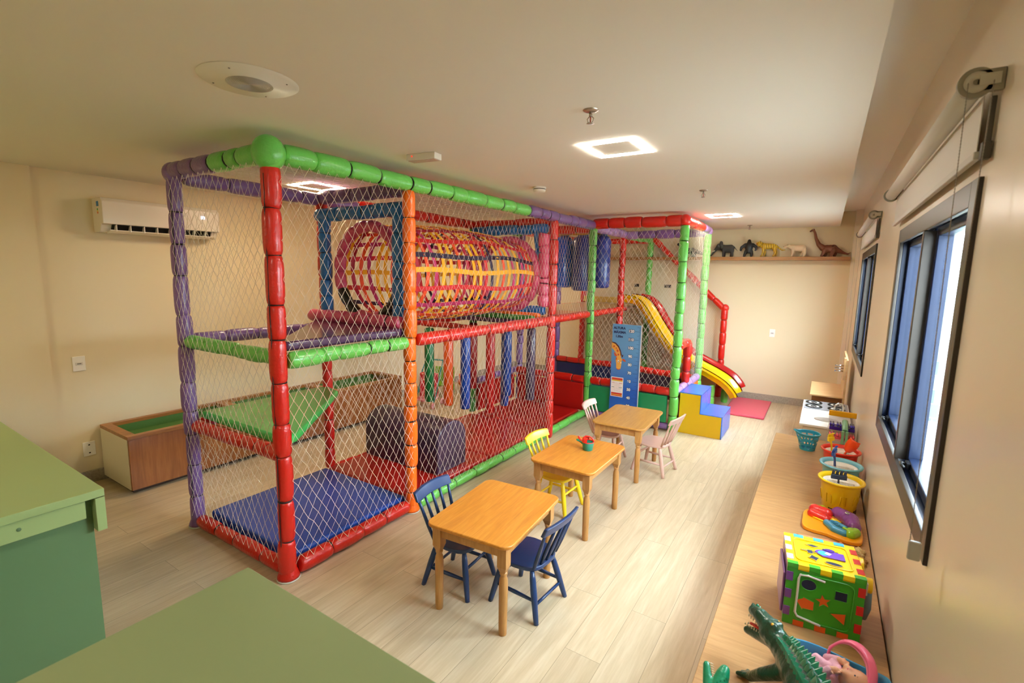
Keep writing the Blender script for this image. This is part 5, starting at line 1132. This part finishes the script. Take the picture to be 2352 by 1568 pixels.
for sy in (-1, 1): MB().ball((.072, .013*sy, .1085), (.0028, .0042, .0022), 10, 6).build('eye', mat('baby_eye', '#3a4a5e', .2), t); MB().ball((.078, .013*sy, .1095), (.0008, .006, .001), 8, 5).build('eyebrow', mat('baby_brow', '#b07a52', .6), t)
MB().ball((.052, 0, .107), (.0025, .005, .002), 10, 6).build('mouth', mat('baby_lip', '#c65866', .4), t)
organic('clothes', M_cl, [((.03, 0, .055), .030, (-.04, 0, .048), .036), ((.025, .03, .058), .016, (-.01, .052, .070), .014), ((-.01, .052, .070), .014, (.022, .030, .098), .012), ((.025, -.03, .058), .016, (-.015, -.05, .065), .014), ((-.015, -.05, .065), .014, (.015, -.028, .095), .012), ((.028, .0, .078), .016, (.012, .02, .088), .012), ((-.04, .018, .05), .022, (-.09, .03, .055), .018), ((-.04, -.018, .05), .022, (-.09, -.028, .052), .018), ((.03, .012, .09), .008, (.03, -.015, .092), .008), ((-.0, .0, .082), .014, (-.03, .015, .082), .012)], .004, t, smooth=4)
def hand(o, d, side, m, parent, s=.5):
    o = Vector(o); d = Vector(d).normalized(); r = Vector(side).normalized(); P = [(o, .008*s*1.6, o+d*.016*s, .0085*s*1.6)]
    for k in range(4): a = o+d*.016*s+r*(k-1.5)*.0075*s; P.append((a, .0038*s, a+d*(.016+.003*(k in (1, 2)))*s, .0030*s))
    a = o+d*.004*s+r*.011*s; P.append((a, .004*s, a+(d*.6+r*.8).normalized()*.013*s, .0032*s))
    return organic('hand', m, P, .0012, parent, smooth=2)
hand((.024, .028, .100), (1, -.3, .3), (0, 1, 0), M_bs, t, .75); hand((.018, -.026, .097), (1, .3, .3), (0, -1, 0), M_bs, t, .75)

# ---------------- toy crocodiles ----------------
M_cd = mat('crocodile_dark_green', '#12402e', .3, bump=.5, bscale=60, coat=.3); M_cb2 = mat('crocodile_belly', '#2c3524', .35, bump=.4, bscale=60, coat=.3); M_cs = mat('crocodile_scales', '#0f7152', .15, coat=.7); M_tooth = mat('tooth_ivory', '#e8dcc0', .4); M_mo = mat('mouth_red', '#b8342c', .35)
t = thing('toy_crocodile', 'large glossy dark green toy crocodile with open jaws raised at the bench edge', 'toy crocodile', (.02, 1.75, BH))
tl = Vector(t.location); rel = lambda p: Vector(p)-tl
sp_ = [(-.012, 1.805, .600), (.010, 1.775, .598), (.040, 1.72, .592), (.075, 1.655, .585), (.115, 1.57, .575), (.155, 1.47, .56), (.19, 1.36, .53), (.215, 1.25, .49), (.225, 1.13, .455), (.22, 1.02, .44)]
rr = [.044, .050, .062, .064, .064, .056, .042, .030, .020, .010]
P = []
for i in range(len(sp_)-1): P.append((rel(sp_[i]), rr[i], rel(sp_[i+1]), rr[i+1]))
P += [(rel((-.018, 1.812, .604)), .044, rel((-.055, 1.850, .612)), .042), (rel((-.050, 1.848, .622)), .038, rel((-.095, 1.892, .636)), .027), (rel((-.095, 1.892, .636)), .027, rel((-.118, 1.920, .628)), .022), (rel((-.055, 1.850, .588)), .030, rel((-.105, 1.882, .566)), .020), (rel((-.105, 1.882, .566)), .020, rel((-.134, 1.900, .556)), .015),
      (rel((-.045, 1.828, .652)), .012, rel((-.06, 1.842, .652)), .010), (rel((-.03, 1.862, .645)), .012, rel((-.045, 1.876, .645)), .010), (rel((-.122, 1.925, .645)), .008, rel((-.126, 1.93, .648)), .006)]
def leg(a, b_, c, r):
    P.extend([(rel(a), r*1.35, rel(b_), r), (rel(b_), r, rel(c), r*.75)])
    c = Vector(c); dirn = (Vector((c.x-Vector(b_).x, c.y-Vector(b_).y, 0))).normalized(); sd = Vector((-dirn.y, dirn.x, 0))
    for k in (-1, 0, 1): e = c+dirn*.038+sd*k*.022-Vector((0, 0, c.z-BH-.010)); P.append((rel(tuple(c)), r*.6, rel(tuple(e)), .0085))
leg((.0, 1.75, .56), (-.065, 1.765, .505), (-.105, 1.805, .445), .022); leg((.06, 1.75, .55), (.10, 1.765, .50), (.075, 1.785, .44), .02)
leg((.09, 1.52, .55), (.02, 1.50, .50), (-.01, 1.54, .44), .024); leg((.18, 1.53, .55), (.235, 1.53, .50), (.245, 1.56, .44), .022)
organic('body', M_cd, P, .0045, t, smooth=4)
# back scutes in rows
for row in (-1, 0, 1):
    for i in range(26):
        u = i/25*(len(sp_)-3); k = int(u); f = u-k; c = Vector(sp_[k]).lerp(Vector(sp_[k+1]), f); r_ = rr[k]+(rr[k+1]-rr[k])*f; d = (Vector(sp_[k+1])-Vector(sp_[k])).normalized(); sd = d.cross(Vector((0, 0, 1))).normalized(); up = sd.cross(d).normalized()
        if up.z < 0: up = -up
        a = row*.55; n_ = (up*math.cos(a)+sd*math.sin(a)); q = c+n_*r_*.96-tl; w_ = r_*.27; s1 = n_.cross(d)
        MB().add([q+d*w_*1.3-s1*w_*.2, q+s1*w_, q-d*w_*1.3, q-s1*w_, q+n_*w_*1.5-d*w_*.2], [(0, 1, 4), (1, 2, 4), (2, 3, 4), (3, 0, 4)], 0, False).build('back_scute', M_cs, t, bevel=.002)
for i in range(12):
    f = i/11; c = Vector((-.03, 1.825, .642)).lerp(Vector((-.118, 1.918, .650)), f)-tl
    MB().ball(tuple(c+Vector((.008, .008, 0))), (.006, .006, .006), 8, 6).build('head_bump', M_cs, t)
MB().tube([rel((-.075, 1.865, .600)), rel((-.125, 1.900, .588))], [.014, .007], 10, flat=.5).build('tongue', M_mo, t)
for i in range(7):
    f = i/6; a = rel((-.075, 1.868, .606)).lerp(rel((-.130, 1.918, .612)), f); c = rel((-.085, 1.862, .592)).lerp(rel((-.138, 1.897, .580)), f)
    for sd in (-1, 1):
        off = Vector((.7, .7, 0))*.012*sd*(1-.4*f)
        MB().tube([a+off, a+off+Vector((0, 0, -.010))], [.0032, .0005], 6).build('tooth', M_tooth, t); MB().tube([c+off, c+off+Vector((0, 0, .009))], [.003, .0005], 6).build('tooth', M_tooth, t)
for off in ((-.052, 1.83, .658), (-.035, 1.868, .650)): MB().ball(tuple(rel(off)), .006, 10, 8).build('eye', mat('croc_eye', '#e0a21c', .15, coat=.8), t)
t = thing('toy_crocodile', 'bright green toy crocodile head with gaping white-toothed jaws at the bottom edge', 'toy crocodile', (-.20, 1.60, BH))
tl = Vector(t.location); M_cg2 = mat('crocodile_bright_green', '#11875e', .3, bump=.3, bscale=60, coat=.4)
P = [(rel((-.205, 1.58, .455)), .034, rel((-.200, 1.625, .462)), .030), (rel((-.222, 1.65, .480)), .018, rel((-.236, 1.69, .512)), .013), (rel((-.19, 1.645, .47)), .030, rel((-.182, 1.685, .500)), .024), (rel((-.182, 1.685, .500)), .024, rel((-.178, 1.70, .512)), .018),
     (rel((-.205, 1.58, .455)), .036, rel((-.19, 1.48, .455)), .036), (rel((-.19, 1.48, .455)), .036, rel((-.17, 1.36, .445)), .028), (rel((-.17, 1.36, .445)), .028, rel((-.15, 1.22, .435)), .012)]
for sx in (-1, 1):
    for y in (1.53, 1.40): P.append((rel((-.19, y, .45)), .02, rel((-.19+sx*.055, y+.01, .432)), .011)); P.append((rel((-.19+sx*.055, y+.01, .432)), .010, rel((-.19+sx*.065, y+.03, .428)), .007))
organic('body', M_cg2, P, .004, t, smooth=4)
for i in range(9):
    f = i/8
    for sd in (-1, 1):
        a = rel((-.212+sd*.007, 1.650, .487)).lerp(rel((-.228+sd*.005, 1.695, .520)), f); MB().tube([a, a+Vector((.009, -.002, .002))], [.003, .0006], 6).build('tooth', M_tooth, t)
MB().tube([rel((-.208, 1.63, .478)), rel((-.213, 1.665, .498))], [.010, .006], 10, flat=.5).build('tongue', M_mo, t)
for i in range(12): a = rel((-.180+.012*math.sin(i), 1.60+i*.0085, .488+i*.002)); MB().tube([a, a+Vector((0, -.002, .010))], [.004, .0006], 6).build('ridge_spike', M_cg2, t)

# ---------------- shelf animals ----------------
ASC = {'toy_elephant': (1.05, 1, 1.28), 'toy_gorilla': (1.1, 1, 1.12), 'toy_tiger': (1.12, 1, 1.26), 'toy_polar_bear': (1.06, 1, 1.22)}
def shelf_animal(name, label, cat, u0, m, parts, px0, yy=SY, vox=.0045, sm=5):
    """parts in millimetre-like profile units (u right, v up, w towards viewer)"""
    t = thing(name, label, cat, (u0, yy, SH+.004)); t.scale = ASC.get(name, (1, 1, 1)); P = []
    cv = lambda p: Vector((p[0]*.001, -p[2]*.001, p[1]*.001))
    for p in parts:
        if len(p) == 4: P.append((cv(p[0]), p[1]*.001, cv(p[2]), p[3]*.001))
        else: P.append((cv(p[0]), (p[1][0]*.001, p[1][2]*.001, p[1][1]*.001)))
    organic('body', m, P, vox, t, smooth=sm); return t
M_el = mat('rubber_dark_grey', '#35312e', .55, bump=.3, bscale=60)
def xs(px): return -1.69+(px-1617)/174
t = shelf_animal('toy_elephant', 'dark grey toy elephant with small tusks on the shelf', 'toy animal', xs(1678)-.02, M_el, [((-20, 95, 0), 48, (65, 95, 0), 50), ((-100, 118, 0), (42, 42, 36)), ((-125, 105, 0), 26, (-165, 60, 0), 17), ((-165, 60, 0), 17, (-195, 20, 5), 11), ((-195, 20, 5), 11, (-225, 8, 8), 7), ((-60, 110, 0), 38, (-20, 100, 0), 44),
    ((-25, 70, 22), 22, (-28, 12, 22), 17), ((-25, 70, -22), 22, (-20, 12, -22), 17), ((88, 75, 22), 24, (92, 12, 22), 17), ((88, 75, -22), 24, (70, 12, -22), 17), ((108, 120, 0), 7, (140, 85, 4), 5), ((140, 85, 4), 5, (160, 68, 4), 4)], 0)
for sw in (-1, 1): organic('ear', M_el, [((-.070, -.034*sw, .150), (.022, .008, .040)), ((-.055, -.040*sw, .120), (.026, .008, .030))], .004, t); MB().tube([(-.150, -.018*sw, .075), (-.180, -.022*sw, .062), (-.200, -.022*sw, .066)], [.006, .005, .002], 8).build('tusk', M_tooth, t)
M_go = mat('rubber_black', '#232120', .5, bump=.3, bscale=50)
t = shelf_animal('toy_gorilla', 'black toy gorilla standing upright on the shelf', 'toy animal', xs(1725)+.03, M_go, [((0, 120, 0), (52, 50, 38)), ((0, 150, 0), 42, (0, 80, 0), 38), ((0, 200, 5), (24, 32, 24)), ((0, 178, 0), 32, (0, 165, 0), 38), ((-45, 158, 0), 24, (-92, 125, 8), 19), ((-92, 125, 8), 19, (-100, 92, 14), 14), ((45, 158, 0), 24, (90, 130, 8), 19), ((90, 130, 8), 19, (90, 92, 14), 14), ((-100, 92, 14), 14, (-96, 84, 18), 12), ((90, 92, 14), 14, (84, 84, 18), 12),
    ((-30, 70, 0), 27, (-44, 35, 4), 19), ((-44, 35, 4), 19, (-50, 8, 8), 16), ((30, 70, 0), 27, (42, 35, 4), 19), ((42, 35, 4), 19, (38, 8, 8), 16), ((0, 192, 24), (14, 12, 10))], 0)
for sw in (-1, 1): MB().ball((.009*sw, -.034, .203), .003, 8, 6).build('eye', mat('amber_eye', '#7a5a2a', .2), t)
M_ti = bpy.data.materials.new('tiger_rubber'); M_ti.use_nodes = True; N = M_ti.node_tree.nodes; L = M_ti.node_tree.links; tc = N.new('ShaderNodeTexCoord'); wv = N.new('ShaderNodeTexWave'); wv.inputs['Scale'].default_value = 16; wv.inputs['Distortion'].default_value = 4.5; wv.inputs['Detail'].default_value = 2
L.new(tc.outputs['Object'], wv.inputs[0]); cr = N.new('ShaderNodeValToRGB'); L.new(wv.outputs['Fac'], cr.inputs[0]); cr.color_ramp.elements[0].position = .12; cr.color_ramp.elements[0].color = lin('#2a1c0c'); cr.color_ramp.elements[1].position = .22; cr.color_ramp.elements[1].color = lin('#d8ab22'); L.new(cr.outputs[0], N['Principled BSDF'].inputs['Base Color']); N['Principled BSDF'].inputs['Roughness'].default_value = .45
t = shelf_animal('toy_tiger', 'yellow toy tiger with black stripes and open mouth on the shelf', 'toy animal', xs(1776), M_ti, [((-45, 122, 0), 36, (60, 118, 0), 32), ((-75, 132, 0), 32, (-45, 125, 0), 35), ((-110, 150, 0), (34, 30, 28)), ((-135, 158, 0), (18, 11, 17)), ((-128, 134, 0), (15, 8, 13)), ((-100, 178, 16), (9, 9, 6)), ((-100, 178, -16), (9, 9, 6)),
    ((-55, 100, 18), 22, (-58, 50, 20), 14), ((-58, 50, 20), 14, (-70, 9, 20), 11), ((-70, 9, 20), 11, (-84, 8, 20), 10), ((-55, 100, -18), 22, (-38, 50, -20), 14), ((-38, 50, -20), 14, (-44, 9, -20), 11), ((70, 100, 18), 26, (82, 50, 20), 15), ((82, 50, 20), 13, (72, 9, 20), 11), ((72, 9, 20), 11, (60, 8, 20), 10), ((70, 100, -18), 26, (98, 45, -20), 14), ((98, 45, -20), 13, (92, 9, -20), 11),
    ((85, 128, 0), 14, (130, 95, 0), 10), ((130, 95, 0), 10, (165, 72, 2), 8), ((165, 72, 2), 8, (195, 78, 4), 7)], 0)
MB().ball((-.140, 0, .146), (.012, .012, .006), 10, 6).build('open_mouth', M_mo, t)
M_pb = mat('rubber_cream_white', '#e2c9a6', .5, bump=.2, bscale=50)
t = shelf_animal('toy_polar_bear', 'cream white toy polar bear on the shelf', 'toy animal', xs(1840), M_pb, [((-35, 95, 0), 38, (70, 98, 0), 40), ((-75, 112, 0), 28, (-35, 100, 0), 36), ((-108, 122, 0), (32, 22, 22)), ((-140, 116, 0), 13, (-155, 114, 0), 9), ((-138, 104, 0), (14, 6, 10)), ((-92, 140, 14), (7, 7, 5)), ((-92, 140, -14), (7, 7, 5)),
    ((-45, 75, 20), 24, (-45, 40, 20), 18), ((-45, 40, 20), 18, (-55, 10, 20), 14), ((-45, 75, -20), 24, (-32, 40, -20), 17), ((-32, 40, -20), 17, (-38, 10, -20), 13), ((88, 80, 20), 30, (96, 40, 20), 20), ((96, 40, 20), 20, (86, 10, 20), 15), ((88, 80, -20), 30, (72, 35, -20), 18), ((72, 35, -20), 18, (58, 10, -20), 14)], 0)
MB().ball((-.163, 0, .117), (.004, .006, .004), 8, 6).build('nose', M_dark, t)
for sw in (-1, 1): MB().ball((-.112, -.021*sw, .133), .004, 8, 6).build('eye', M_dark, t)
M_br = mat('rubber_reddish_brown', '#6e3a22', .5, bump=.25, bscale=50)
t = shelf_animal('toy_dinosaur', 'tall brown long-necked toy dinosaur at the right end of the shelf', 'toy animal', xs(1905), M_br, [((-10, 105, 0), 58, (65, 110, 0), 55), ((65, 110, 0), 50, (125, 80, 0), 34), ((125, 80, 0), 34, (190, 50, 0), 18), ((190, 50, 0), 18, (240, 34, 4), 9), ((240, 34, 4), 9, (272, 58, 6), 4), ((-60, 120, 0), 44, (-110, 165, 0), 30), ((-110, 165, 0), 30, (-150, 250, 0), 21), ((-150, 250, 0), 21, (-170, 330, 0), 17), ((-170, 330, 0), 17, (-190, 368, 0), 16), ((-193, 372, 0), (22, 17, 17)), ((-215, 362, 0), 13, (-230, 352, 0), 10),
    ((-35, 85, 28), 32, (-48, 40, 30), 24), ((-48, 40, 30), 24, (-62, 10, 30), 20), ((-35, 85, -28), 32, (-20, 35, -30), 22), ((-20, 35, -30), 22, (-25, 10, -30), 18), ((70, 90, 28), 36, (58, 45, 30), 26), ((58, 45, 30), 26, (48, 10, 30), 21), ((75, 90, -28), 36, (92, 40, -30), 24), ((92, 40, -30), 24, (88, 10, -30), 19)], 0)
MB().ball((.060, -.054, .142), (.010, .004, .007), 10, 6).build('side_mark', M_dark, t)
for sw in (-1, 1): MB().ball((-.200, -.016*sw, .380), .005, 8, 6).build('eye', M_white, t); MB().ball((-.202, -.0195*sw, .381), .0025, 8, 6).build('pupil', M_dark, t)
M_wd = mat('rubber_blue_grey', '#2c3236', .5, bump=.25, bscale=50)
shelf_animal('toy_dinosaur', 'dark grey toy dinosaur whose tail shows beside the green post on the shelf', 'toy animal', xs(1560)+.12, M_wd, [((-60, 90, 0), 55, (40, 95, 0), 52), ((40, 95, 0), 48, (130, 75, 0), 34), ((130, 75, 0), 34, (200, 45, 0), 18), ((200, 45, 0), 18, (260, 18, 0), 9), ((260, 18, 0), 9, (292, 12, 0), 5), ((-100, 120, 0), 40, (-150, 190, 0), 26), ((-150, 190, 0), 30, (-185, 200, 0), 22),
    ((-60, 70, 25), 30, (-65, 12, 25), 20), ((-60, 70, -25), 30, (-45, 12, -25), 20), ((60, 70, 25), 32, (55, 12, 25), 20), ((60, 70, -25), 32, (75, 12, -25), 20)], 0)

# ---------------- toys on the floor behind the play frame ----------------
t = thing('doll_stroller', 'red flowered toy doll stroller with a teal handle behind the frame', 'doll stroller', (-4.62, 5.05, 0), .3)
M_sf = bpy.data.materials.new('flowered_red_fabric'); M_sf.use_nodes = True; N = M_sf.node_tree.nodes; L = M_sf.node_tree.links; tc = N.new('ShaderNodeTexCoord'); vo = N.new('ShaderNodeTexVoronoi'); vo.inputs['Scale'].default_value = 14; L.new(tc.outputs['Object'], vo.inputs['Vector']); cr = N.new('ShaderNodeValToRGB'); L.new(vo.outputs['Distance'], cr.inputs[0]); cr.color_ramp.elements[0].position = .22; cr.color_ramp.elements[0].color = lin('#efc9a0'); cr.color_ramp.elements[1].position = .3; cr.color_ramp.elements[1].color = lin('#cf3440'); L.new(cr.outputs[0], N['Principled BSDF'].inputs['Base Color']); N['Principled BSDF'].inputs['Roughness'].default_value = .8
MB().prism(rrect(-.13, -.05, .13, .05, .03), .12, .46).build('seat_fabric', M_sf, t, bevel=.01); MB().box((-.13, -.2, .1), (.13, .05, .13)).build('seat_base', mat('stroller_pink', '#e08a94', .6), t, bevel=.008)
M_st = mat('stroller_teal', '#2f8f8a', .4)
for sx in (-1, 1): MB().tube([(sx*.14, -.2, .03), (sx*.14, -.05, .2), (sx*.14, .08, .48), (sx*.13, .20, .62)], .009, 8).build('side_tube', M_st, t)
MB().tube([(-.13, .20, .62), (.13, .20, .62)], .012, 8).build('push_bar', M_st, t)
for sx in (-1, 1):
    for y in (-.2, .1):
        b = MB(); b.T = Matrix.Translation((sx*.155, y, .045)) @ Matrix.Rotation(PI/2, 4, 'Y'); b.lathe([(.001, -.01), (.045, -.01), (.045, .01), (.001, .01)], 20, caps=False); b.build('wheel', mat('stroller_wheel', '#d98a92', .5), t)
t = thing('toy_chair', 'lime green plastic toy seat behind the hanging tubes', 'toy seat', (-4.85, 5.62, 0), .5)
M_lm = mat('lime_plastic', '#7dbb2a', .4, coat=.2)
MB().box((-.15, -.14, .16), (.15, .14, .19)).build('seat', M_lm, t, bevel=.01); MB().box((-.15, .11, .19), (.15, .14, .42)).build('seat_back', M_lm, t, bevel=.012)
for sx in (-1, 1):
    for sy in (-1, 1): MB().tube([(sx*.13, sy*.12, .16), (sx*.145, sy*.135, 0)], [.018, .014], 8).build('leg', M_lm, t)
def ride(loc, rz, name, label, cat, mA, mB):
    t = thing(name, label, cat, loc, rz)
    organic('body', mA, [((-.16, 0, .16), .07, (.12, 0, .15), .075), ((.10, 0, .18), .07, (.17, 0, .15), .06), ((-.16, 0, .2), .05, (-.18, 0, .26), .035)], .012, t)
    MB().box((-.12, -.075, .13), (.12, .075, .165)).build('trim_band', mB, t, bevel=.008)
    MB().tube([(.06, -.09, .30), (.06, .09, .30)], .012, 8).tube([(.06, 0, .30), (.08, 0, .2)], .012, 8).build('handlebar', M_dark, t)
    for sx in (-.12, .12):
        for sy in (-1, 1):
            b = MB(); b.T = Matrix.Translation((sx, sy*.085, .065)) @ Matrix.Rotation(PI/2, 4, 'X'); b.lathe([(.001, -.02), (.03, -.022), (.06, -.018), (.065, -.01), (.065, .01), (.06, .018), (.001, .022)], 24, caps=False); b.build('wheel', M_dark, t)
ride((-4.62, 6.05, 0), .6, 'toy_truck', 'orange toy truck with black wheels behind the frame', 'toy car', mat('toy_truck_orange', '#ef6a14', .35, coat=.3), M_white)
ride((-4.2, 6.2, 0), .9, 'ride_on_toy', 'red rounded ride-on toy with black wheels behind the frame', 'toy car', mat('ride_red', '#d3231a', .35, coat=.3), M_dark)
for i, (x, y, c, nm) in enumerate(((-4.62, 7.35, '#8ccf6a', 'green'), (-4.38, 7.62, '#e6c92b', 'yellow'), (-4.5, 7.5, '#e98a6a', 'coral'))):
    t = MB().prism(rrect(-.16, -.16, .16, .16, .02), .0+.022*(i == 2)*1, .02+.022*(i == 2)).build('foam_tile', mat('foam_tile_'+nm, c, .7), None, bevel=.004); t.location = (x, y, .0); tag(t, nm+' square foam tile on the floor far behind the hanging tubes', 'foam tile')
